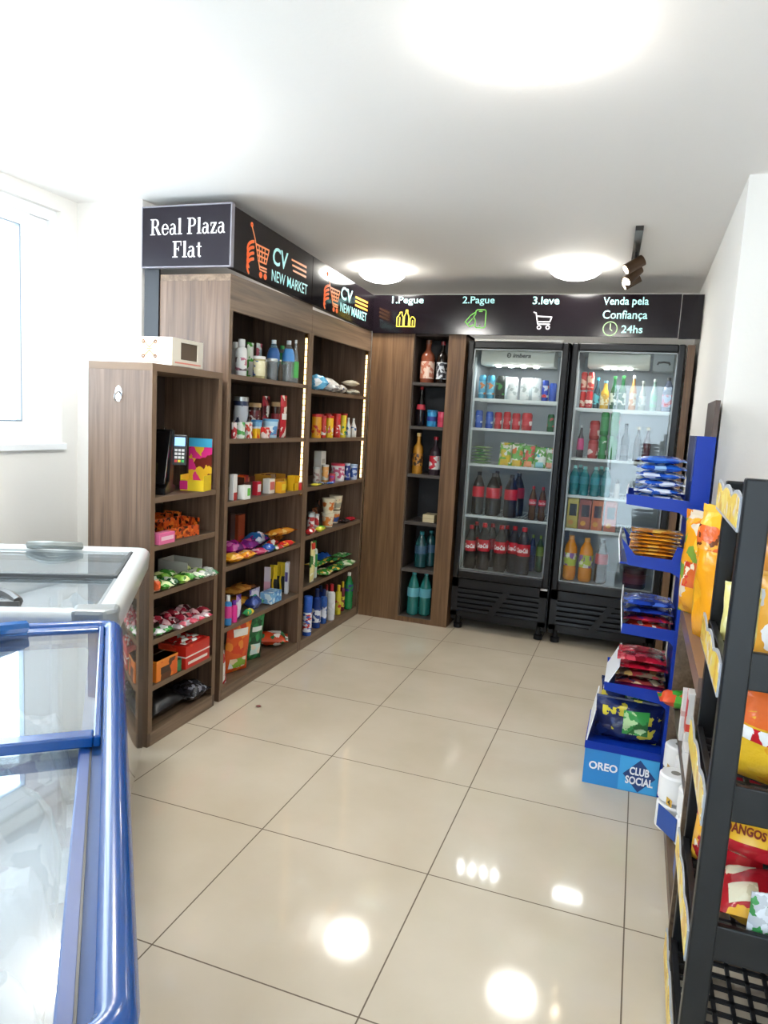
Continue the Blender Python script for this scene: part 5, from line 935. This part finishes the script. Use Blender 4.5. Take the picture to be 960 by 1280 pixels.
# ---------------------------------------------------------------- blue biscuit stand
SB = M('0a319a', .4, spec=.25); SBL = M('2a86cc', .35); YS = 1.45
st = thing('biscuit_stand', 'blue cardboard display stand with five trays against the right wall', 'display stand', (1.80, 1.62, 0)); wst = World(st)
YE = 1.79
wst('back_panel', MB().box(1.905, 1.972, YS, YE, 0, 1.44), SB, bevel=.002)
hc = wst('header_card', MB().box(1.955, 1.972, YS + .0, YE, 1.44, 1.575), M('54443e', .5), label='dark header card on the blue stand')
MB().box(1.900, 1.9045, YS + .01, YE, 1.27, 1.44).build('info_card', M('3c4468', .5), st).location = -st.location
def px2(pts): return [(on(u, v, 1, YS).x, on(u, v, 1, YS).z) for u, v in pts]
TR = [[(783, 617), (783, 630), (848, 641), (857, 647), (862, 657), (872, 662), (874, 628)],
      [(777, 672), (785, 706), (838, 716), (848, 722), (853, 733), (862, 738), (866, 688), (847, 684), (840, 700), (794, 694)],
      [(778, 779), (776, 791), (836, 802), (841, 808), (844, 818), (850, 820), (852, 790)],
      [(755, 852), (755, 862), (825, 880), (832, 887), (836, 898), (842, 900), (845, 868)]]
ZT = []; XF = []
for k, pl in enumerate(TR):
    p = px2(pl); x0 = min(q[0] for q in p); 
    p = [(min(q[0], 1.906), q[1]) for q in p]
    zb = p[[1, 1, 1, 1][k]][1] + .006; ZT.append(zb + .004); XF.append(x0)
    t_ = wst('tray', MB().prism(p, YS - .002, YS + .006, 1).prism(p, YE - .006, YE, 1).box(x0 + .002, 1.905, YS, YE, zb - .004, zb + .003), SB)
    hl = [.05, .095, .12, .10][k]; le = [.0, -.012, -.012, .05][k]
    q = MB().hexa([(x0, YS, zb), (x0 + .004, YS, zb), (x0 + .004, YE, zb), (x0, YE, zb), (x0 + le, YS, zb + hl), (x0 + le + .004, YS, zb + hl), (x0 + le + .004, YE, zb + hl), (x0 + le, YE, zb + hl)])
    q.build('tray_lip', M('eceef4', .4), st).location = -st.location
x0 = 1.616
wst('base_box', MB().box(x0, 1.905, YS, YE, 0, .155), SBL, bevel=.001)
wst('tray', MB().box(x0 - .003, 1.906, YS - .003, YE + .003, .15, .182), SB)
wst('tray_lip', MB().hexa([(x0, YS, .18), (x0 + .004, YS, .18), (x0 + .004, YE, .18), (x0, YE, .18), (x0 + .022, YS, .30), (x0 + .026, YS, .30), (x0 + .026, YE, .30), (x0 + .022, YE, .30)]), M('eceef4', .4))
wst('front_print', MB().box(1.755, 1.904, YS - .0015, YS, .004, .147), M('3fa4e0', .4))
fr_ = lambda x, zc: ((x, YS, zc), (1, 0, 0), (0, 0, 1), (0, -1, 0))
letters(None, 'OREO', fr_(1.693, .083), .112, .034, M('f4f4f8', .4), bold=.03, wf=wst, off=.003)
wst('front_print', flat([(0, .068), (-.062, 0), (0, -.068), (.062, 0)], [(0, 1, 2, 3)], fr_(1.832, .073), .0022), M('173a78', .4))
letters(None, 'CLUB', fr_(1.832, .092), .075, .034, M('f4f4f8', .4), bold=.035, wf=wst, off=.0035); letters(None, 'SOCIAL', fr_(1.834, .052), .105, .034, M('f4f4f8', .4), bold=.035, wf=wst, off=.0035)
# price figures on the lips are hand-written strokes
def pack(lab, x, y, z, L_, W_, H_, c, group=None, seed=0, rz=0, name='biscuit_packet', **k): return pouch(name, lab, 'packet', x, y, z, W_, L_, H_, foil(*c, seed=seed, scale=k.pop('scale', 16)), group=group, lie=True, seed=seed, rz=rz, n=8, **k)
zt = ZT[0]
for k in range(6):
    pack(('blue and white' if k < 4 else 'blue') + ' packet, ' + STK[k if k < 4 else k + 3] + ', front stack of the top tray', 1.795 - .003 * (k % 2), YS + .075, zt + .001 + k * .030, .160, .11, .029, ('dfe6f2', '2a62c8', '1c4cb0') if k < 4 else ('2a6ad0', '1c4cb8', 'a8d0f0'), 'biscuit packets on the top tray', k)
    pack('blue biscuit packet, ' + STK[k if k < 3 else k + 3] + ' in the back stack of the top tray', 1.795, YS + .215, zt + .001 + k * .030, .160, .11, .029, ('2a6ad0', '1c4cb8', 'a8d0f0'), 'biscuit packets at the back of the top tray', k)
zt = ZT[1]
for k in range(9): pack('thin orange-yellow biscuit packet, ' + STK[k] + ' on the second tray of the stand', 1.798 + .002 * (k % 3), YS + .074 + .003 * (k % 2), zt + .001 + k * .0145, .165, .11, .0142, ('e8a02c', 'c87a1c', 'f0c050') if k != 7 else ('e8a02c', '2c3c8c', 'f0c050'), 'orange-yellow biscuit packets', k, rz=.03 * (k % 3 - 1))
zt = ZT[2]
for k in range(4): pack(['orange-red biscuit packet at the bottom of the third tray', 'dark red biscuit packet second from the bottom of the third tray', 'blue biscuit packet second from the top of the third tray', 'blue biscuit packet on top of the third tray'][k], 1.80, YS + .085, zt + .001 + k * .031, .165, .12, .030, [('d8442c', 'f0ece4', 'b82c20'), ('7c1c34', 'c02c3c', '4c1c6c'), ('1c3490', '2c50b8', '14246c'), ('1f3c9c', '4c70cc', '16286c')][k], None, k, rz=.02 * k)
for k in range(3): pack(['lowest', 'middle', 'topmost'][k] + ' blue biscuit packet behind the front stack of the third tray', 1.80, YS + .24, zt + .001 + k * .036, .165, .12, .035, ('1c3490', '2c50b8', '14246c'), 'blue packets behind on the third tray', k)
zt = ZT[3]
for k in range(5): pack(['bright pink thin packet at the bottom of the fourth tray', 'red and brown packet second from the bottom of the fourth tray', 'brown and gold packet in the middle of the fourth tray', 'dark red packet under the top one of the fourth tray', 'dark red packet on top of the fourth tray'][k], 1.797, YS + .085, zt + .001 + [0, .014, .042, .075, .105][k], .165, .12, [.013, .027, .032, .029, .03][k], [('e8309c', 'd02c8c'), ('8c3434', 'c8b090', '3c2c4c'), ('6c5c4c', 'c0a060', '8c2c34'), ('a8142c', 'c83848', '7c1020'), ('b01830', 'd04858', '80141f')][k], None, k, rz=.03 * (k % 2))
for k in range(3): pack(['lowest', 'middle', 'topmost'][k] + ' dark red packet behind the front stack of the fourth tray', 1.80, YS + .24, zt + .001 + k * .04, .165, .12, .039, ('a8142c', 'c83848', '7c1020'), 'dark red packets behind on the fourth tray', k)
pouch('biscuit_bag', 'large dark blue bag with green picture in the base tray, front one', 'bag', 1.775, YS + .075, .183, .27, .175, .11, foil('16204c', '1c2c60', '141c40', 'c8b83c'), lean=-.08, seed=1, panel=[(.42, .8, .25, .85, foil('3c9a4c', '2c6c34', 'b8d8a0', seed=2, scale=20)), (.1, .35, .6, .85, foil('d8c83c', '1c2c60', seed=1, scale=30))])
pouch('biscuit_bag', 'large dark blue bag standing behind the front bag of the base tray', 'bag', 1.775, YS + .20, .183, .25, .205, .10, foil('141c44', '202c5c', 'a8b0b8', 'c8b83c', seed=4), seed=2, panel=(.4, .8, .5, .9, foil('3c7c4c', '9ca8a8', '2c5c34', seed=3, scale=20)))
# ---------------------------------------------------------------- low wooden shelf on the right
XR = 1.915
lw = thing('low_wooden_shelf', 'low wooden shelf unit at the right, behind the black rack', 'shelf unit', (2.1, .98, 0)); wl_ = World(lw)
WOODR = wood('shelf_wood_grain', 1, ('4c3c32', '67533f', '7a6350'))
wl_('side_panel', MB().box(XR, 2.36, .555, .573, 0, .745), WOODR); wl_('side_panel', MB().box(XR, 2.36, 1.415, 1.433, 0, .745), WOODR)
wl_('back_panel', MB().box(2.345, 2.36, .573, 1.415, 0, .745), WOODR); wl_('top_board', MB().box(XR, 2.36, .555, 1.433, .745, .80), M('7c6458', .3), bevel=.001)
wl_('shelf', MB().box(XR + .005, 2.345, .573, 1.415, .425, .443), M('5c5048', .45)); wl_('shelf', MB().box(XR + .005, 2.345, .573, 1.415, .062, .08), WOODR); wl_('plinth', MB().box(XR + .01, XR + .028, .573, 1.415, 0, .062), WOODR)
wl_('edge_band', MB().box(XR - .001, XR, .555, .573, 0, .745), M('8a7462', .5))
CY = ('e8a022', 'f0b838', 'd8801c')
pouch('chips_bag', 'large yellow-orange chips bag slumped on the low wooden shelf beside the stand', 'bag', 1.985, 1.25, .80, .24, .36, .15, foil(*CY, '7c9c3c', 'd8c8b0', scale=12, seed=3), rz=-.75, lean=-.02, seed=3, panel=[(.2, .8, .3, .55, foil('c8602c', 'e8dcc0', 'c83c2c', seed=2, scale=26))])
pouch('chips_bag', 'bright yellow chips bag standing on the low wooden shelf near the black rack', 'bag', 1.985, .92, .80, .21, .41, .13, foil('eca01c', 'f0ac24', 'f0bc48', scale=5), rz=-1.0, lean=-.03, seed=4, panel=[(.15, .85, .72, .9, foil('d8642c', '6c3c24', 'e8a03c', seed=7, scale=14))])
pouch('chips_bag', 'yellow and brown chips bag behind the bright yellow bag', 'bag', 2.19, .95, .80, .24, .44, .12, foil('dc942c', '8c5c3c', 'e8c8a0', scale=6, seed=9), rz=-.9, seed=6)
pouch('chips_bag', 'orange chips bag with red script seen between the black posts', 'bag', 2.10, .72, .80, .24, .30, .11, foil('e89c24', 'e0882c', 'f0b040', scale=5), rz=-.7, seed=7, txt=('Bo', .3, .7, .55, .75, M('b82c1c', .4), dict(shear=.3, bold=.02)))
# middle board: green/orange pack, wipes
pouch('sponge_pack', 'green and orange pack sticking out of the low wooden shelf', 'packet', 1.935, 1.28, .443, .09, .13, .07, voro_print(['e0542c', '3c9a34', '5cb848', 'e8e0d8'], 12, 3), lie=True, rz=.1)
carton('cleaning_box', 'tall red and white box at the front of the low wooden shelf', 'box', 1.955, .90, .443, .05, .055, .20, M('e4e0da', .4), rz=-RX, front=(voro_print(['d8382c', 'f0ece8', 'c82c4c'], 16, 2), .0, 1, .35, 1), band=(M('d84030', .4), .38, .5))
carton('cleaning_box', 'white flat box behind the tall red and white box', 'box', 1.945, 1.0, .443, .04, .05, .17, M('e8e0dc', .4), rz=-RX, band=(M('d8b0a8', .4), .5, .6))
pouch('paper_bag', 'small beige packet behind the green and orange pack', 'packet', 1.98, 1.15, .443, .06, .10, .04, foil('d8b89c', 'c8a080'), rz=-RX)
for k in range(3): carton('cleaning_box', ['near', 'middle', 'far'][k] + ' white flat box lying on the low wooden shelf', 'box', 1.965, .66 + .085 * k, .443, .08, .08, .045, M('dcd8d4', .45), rz=-RX, group='long white boxes')
# toilet paper
def tp(lab, x, y, z, k, rz=0.0):
    t_ = thing('toilet_paper_pack', lab, 'toilet paper', (x, y, z + .0005), rz)
    for i_ in range(2):
        for j_ in range(2):
            c = (.0 + .0 * i_, -.055 + .11 * i_, .105 * j_)
            MB().lathe([(.046, .006), (.052, .012), (.052, .094), (.046, .1)], 20, c).build('paper_roll', M('eeecea', .8), t_, True)
            MB().lathe([(.016, .1001), (.016, .1006)], 14, c).build('roll_core', M('8c8880', .8), t_)
    q = MB().box(-.0545, -.0535, -.05, .055, .02, .10); q.build('wrapper_print', M('1f4c9c', .35), t_)
    q = MB().box(-.0552, -.0546, -.015, .015, .12, .146); q.build('wrapper_print', M('d8a83c', .35), t_)
    p, f = text_mesh('4', .014, .02, .03); flat(p, f, ((-.0554, 0, .133), (0, -1, 0), (0, 0, 1), (-1, 0, 0)), .0006).build('lettering', M('3c3020', .4), t_)
    return t_
tp('white toilet paper pack with blue print, near one on the lower shelf', 1.962, 1.03, .08, 0, .55); tp('white toilet paper pack behind the near pack on the lower shelf', 1.975, 1.28, .08, 1, .3)
tp('white toilet paper pack at the dark near end of the lower shelf', 1.985, .74, .08, 2, 0)
# ---------------------------------------------------------------- black snack rack
RK = M('15171a', .4, spec=.35); RY0, RY1, RX0, RX1 = .06, .50, 1.918, 2.40
rk = thing('snack_rack', 'black plastic wire rack at the right edge with yellow wavy strips', 'rack', (2.15, .28, 0)); wr_ = World(rk)
wr_('post', MB().box(RX0 - .012, RX0 + .038, RY0, RY0 + .03, 0, 1.365), RK, bevel=.004); wr_('post', MB().box(RX0, RX0 + .038, RY1 - .03, RY1, 0, 1.335), RK, bevel=.004)
wr_('post', MB().box(RX1 - .04, RX1, RY0, RY0 + .03, 0, 1.36), RK, bevel=.004); wr_('post', MB().box(RX1 - .04, RX1, RY1 - .03, RY1, 0, 1.36), RK, bevel=.004)
ZR = [1.285, .945, .665, .355, .06]
for k, z in enumerate(ZR):
    wr_('end_rail', MB().box(RX0 + .03, RX1 - .03, RY0 + .004, RY0 + .02, z, z + .078), RK, bevel=.003); wr_('end_rail', MB().box(RX0 + .03, RX1 - .03, RY1 - .02, RY1 - .004, z, z + .05), RK, bevel=.003)
    wr_('front_rail', MB().box(RX0 - .004, RX0 + .012, RY0 + .02, RY1 - .02, z, z + .035), RK, bevel=.002); wr_('back_rail', MB().box(RX1 - .016, RX1, RY0 + .02, RY1 - .02, z, z + .05), RK)
    q = MB()
    for i_ in range(9): y_ = RY0 + .045 + .044 * i_; q.box(RX0 + .01, RX1 - .01, y_ - .005, y_ + .005, z + .004, z + .012)
    for i_ in range(10): x_ = RX0 + .045 + .044 * i_; q.box(x_ - .005, x_ + .005, RY0 + .015, RY1 - .015, z + .004, z + .012)
    if k == 0: q.box(RX0 + .03, RX1 - .01, RY0 + .02, RY1 - .02, z + .012, z + .016)
    wr_('wire_shelf', q, M('1a1b1e', .45))
    # scalloped strip
    y0, y1 = RY0 + .015, RY1 - .01; n_ = 30; pts = [(y0, z - .028), (y1, z - .022)]; top = []
    for i_ in range(n_ + 1):
        u = i_ / n_; yy = y1 + (y0 - y1) * u; top.append((yy, z + .035 + .017 * abs(math.sin(PI * (u * 2.5 + .35)))))
    wr_('wavy_border', MB().prism(pts + top, RX0 - .0165, RX0 - .0125, 0), M('a8aab0', .4))
    ins = [(y0 + .006, z - .020), (y1 - .006, z - .015)] + [(min(max(a, y0 + .006), y1 - .006), b_ - .008) for a, b_ in top]
    wr_('wavy_strip', MB().prism(ins, RX0 - .0178, RX0 - .0164, 0), voro_print(['ecc84c', 'f0d870', 'd8a838', 'e8d8c0'], 22, k))
# bags in the rack
z = ZR[3] + .013
RDS = ('b01c28', 'c02430', 'e8b038', 'e8dcc8')
pouch('corn_snack_bag', 'red corn snack bag in the lower rack tier, upper one', 'bag', 2.05, .25, z + .125, .24, .16, .10, foil('b01c28', 'bc2430', 'a01824', 'd8a030', scale=7), seed=2, lean=-.15, panel=[(.1, .58, .36, .74, M('e8b028', .35))], txt=('FANDANGOS', .03, .56, .47, .64, M('7c2418', .4), dict(bold=.04, shear=.1)), rz=-.25)
pouch('corn_snack_bag', 'red corn snack bag in the lower rack tier, under the upper one', 'bag', 2.095, .21, z, .20, .25, .12, foil('b01c28', 'c02430', 'e8b038', 'e0d8b8', scale=9, seed=2), seed=3, lie=True, rz=-.05, panel=[(.1, .4, .05, .3, foil('dcd4b8', 'c8c0a0', scale=20))])
pouch('corn_snack_bag', 'red and white snack bag seen between the post and the wavy strip', 'bag', 1.985, .38, z, .20, .28, .09, foil('b01c28', 'e8d8c8', 'e8a838', 'c02430', scale=10, seed=5), seed=5, rz=-.6, panel=[(.2, .8, .35, .5, M('ecece8', .35)), (.2, .8, .8, .88, M('8cc8a0', .4))])
pouch('snack_bag', 'silver crimped packet leaning in the lower rack tier', 'packet', 2.035, .095, z, .06, .15, .03, foil('b8bcc2', 'd8dce2', 'c4c8cc', '3c8c4c', scale=30), seed=6, rz=.2, lean=-.1)
pouch('snack_bag', 'brown and beige snack bag at the right of the silver packet', 'bag', 2.12, .12, z, .12, .13, .05, foil('8c6c3c', 'd8b88c', '3c4c24', 'c83c34', scale=12), seed=7)
z = ZR[2] + .013
pouch('cheese_snack_bag', 'large orange and yellow snack bag in the middle rack tier', 'bag', 2.09, .22, z, .30, .25, .12, foil('e8b82c', 'e09c24', 'd8a020', scale=5, seed=1), seed=8, rz=-.45, lean=.0, panel=[(.0, 1, .62, .97, foil('e0682c', 'd85420', 'f0b044', scale=7)), (.1, .9, .46, .6, foil('f0ece8', 'c8242c', 'e8e0dc', scale=14))])
pouch('cheese_snack_bag', 'yellow and dark red snack bag lying under the large orange one', 'bag', 2.20, .11, z, .10, .22, .05, foil('d8a020', '6c1420', '2c1c1c', scale=10), seed=9, lie=True)
z = ZR[1] + .013
pouch('snack_bag', 'pale yellow snack bag in the upper rack tier behind the near post', 'bag', 1.975, .36, z, .14, .15, .08, foil('e8dc8c', 'f0e8a8', 'd8c44c'), seed=1, rz=-.5)
pouch('snack_bag', 'bright blue and white snack bag in the upper rack tier', 'bag', 2.055, .14, z, .10, .13, .06, foil('1c58c8', 'e8f0f8', '2c6cd8', scale=8), seed=2, lie=True, rz=.2)
pouch('snack_bag', 'orange and white snack bag above the blue one in the upper rack tier', 'bag', 2.065, .24, z, .16, .19, .08, foil('e0a03c', 'e8e4e0', 'b8b4b0', '7c4c2c', scale=10), seed=3, rz=-.2)
pouch('snack_bag', 'silver and orange snack bag at the back of the upper rack tier', 'bag', 2.09, .38, z, .22, .28, .09, foil('d88c34', 'a8a4a0', 'e8c8a0', scale=8, seed=4), seed=4, rz=-.2)
# ---------------------------------------------------------------- frozen goods
def frozen(root, lab, group, name, items):
    nr = len(items) // 2
    th_ = root.rotation_euler.z; c, s = math.cos(th_), math.sin(th_)
    for k, (lx, ly, lz, w_, L_, H_, cols_, rz) in enumerate(items):
        x = root.location.x + c * lx - s * ly; y = root.location.y + s * lx + c * ly
        pouch(name, lab + ', ' + ['right', 'left'][k % 2] + ' side, row ' + ['one', 'two', 'three', 'four', 'five', 'six'][k // 2] + ' from the far end', 'frozen packet', x, y, lz, w_, L_, H_, foil(*cols_, seed=k, scale=9), group=group, lie=True, rz=th_ + rz, seed=k)
R2 = random.Random(5)
WCOL = [('e4eaee', 'c8d4dc', 'f4f6f8'), ('dfe4e8', 'a8c0d4', 'f0f4f6'), ('e8e4e4', 'c4b8c4', 'f4f0f2'), ('d8e0e4', '7ca0c0', 'eef2f4')]
frozen(fzB, 'frosted packet in the blue freezer', 'frozen packets in the blue-rimmed freezer', 'frozen_packet',
       [(-.205 - .25 * (k % 2), -.18 - .188 * (k // 2), .352, .165, .20, .36 + .10 * R2.random(), WCOL[k % 4], .12 * (R2.random() - .5)) for k in range(12)])
frozen(fzW, 'frosted packet in the grey freezer', 'frozen packets in the grey-rimmed freezer', 'frozen_packet',
       [(-.225 - .27 * (k % 2), -.17 - .2 * (k // 2) + .03, .352, .165, .21, .34 + .08 * R2.random(), WCOL[(k + 1) % 4], .1 * (R2.random() - .5)) for k in range(8)])
# bit of litter on the floor
lt = on(323, 884, 2, 0); pouch('candy_wrapper', 'tiny crumpled dark red wrapper lying on the floor tiles', 'wrapper', lt.x, lt.y, 0, .012, .022, .012, M('6c2c24', .4), lie=True, n=6, rz=.6)
# ---------------------------------------------------------------- settle: push goods that touch apart a little
from mathutils.bvhtree import BVHTree
def settle(rounds=24):
    bpy.context.view_layer.update()
    dg = bpy.context.evaluated_depsgraph_get(); dg.update()
    def meshes(o):
        out = [o] if o.type == 'MESH' else []
        for c in o.children: out += meshes(c)
        return out
    tops = [o for o in bpy.data.objects if o.parent is None and o.type in ('MESH', 'EMPTY') and o.get('kind') != 'structure' and 'category' in o]
    big = {'cabinet', 'fridge', 'shelf unit', 'rack', 'display stand', 'chest freezer', 'sign', 'tray', 'display box'}
    geo = {}
    for o in tops:
        inv = o.matrix_world.inverted(); vs = []; fs = []
        for m_ in meshes(o):
            k = inv @ m_.matrix_world; b0 = len(vs)
            vs += [k @ v.co for v in m_.data.vertices]; fs += [[b0 + i for i in p.vertices] for p in m_.data.polygons]
        geo[o.name] = (vs, fs)
    def world(o):
        vs, fs = geo[o.name]; mw = Matrix.LocRotScale(o.location, o.rotation_euler, o.scale); w_ = [mw @ v for v in vs]
        lo = Vector([min(v[i] for v in w_) for i in range(3)]); hi = Vector([max(v[i] for v in w_) for i in range(3)])
        return BVHTree.FromPolygons(w_, fs), lo, hi, w_, fs
    fixed = [o for o in tops if o['category'] in big or 'light' in o['category'] or 'lamp' in o['category'] or o['category'] in ('board', 'panel', 'rail', 'hook', 'spotlight')]
    fixn = {o.name for o in fixed}; mv = [o for o in tops if o.name not in fixn]
    W_ = {o.name: world(o) for o in tops}; z0 = {o.name: o.location.z for o in mv}; p0 = {o.name: o.location.copy() for o in mv}
    for rd in range(rounds):
        moved = {}
        n = 0
        for i, a in enumerate(mv):
            ta, la, ha, wa, fa = W_[a.name]
            for b_ in fixed + mv[i + 1:]:
                tb, lb_, hb, wb_, fb = W_[b_.name]
                if any(ha[k] < lb_[k] or hb[k] < la[k] for k in range(3)): continue
                pr = ta.overlap(tb)
                if not pr: continue
                n += 1
                hit = Vector((0, 0, 0))
                for q in pr[:200]:
                    f_ = fa[q[0]]; hit += sum((wa[j] for j in f_), Vector()) / len(f_)
                hit /= len(pr[:200])
                if b_.name in fixn:
                    c = (la + ha) / 2; d = c - hit; size = ha - la
                    low = hit.z < la.z + .004 + .05 * size.z; d.z = 0
                    if d.length > 1e-5: d.normalize()
                    moved.setdefault(a.name, []).append((d * .0035, .985, .0006 if low else 0))
                else:
                    ca = (la + ha) / 2; cb = (lb_ + hb) / 2; d = ca - cb
                    vertical = la.z > cb.z or lb_.z > ca.z
                    if vertical:
                        up = a if la.z > cb.z else b_; moved.setdefault(up.name, []).append((Vector((0, 0, 0)), .985, .0015))
                        continue
                    d.z = 0; d = d.normalized() if d.length > 1e-5 else Vector((1, 0, 0))
                    moved.setdefault(a.name, []).append((d * .0022, .985, 0)); moved.setdefault(b_.name, []).append((d * -.0022, .985, 0))
        if not moved: break
        for nm, lst in moved.items():
            o = bpy.data.objects[nm]; dv = sum((q[0] for q in lst), Vector()) / len(lst)
            if (o.location + dv - p0[nm]).length < .05: o.location += dv
            o.location.z += max(q[2] for q in lst)
            if o.scale.x > .74: o.scale = o.scale * .985
            W_[nm] = world(o)
settle()
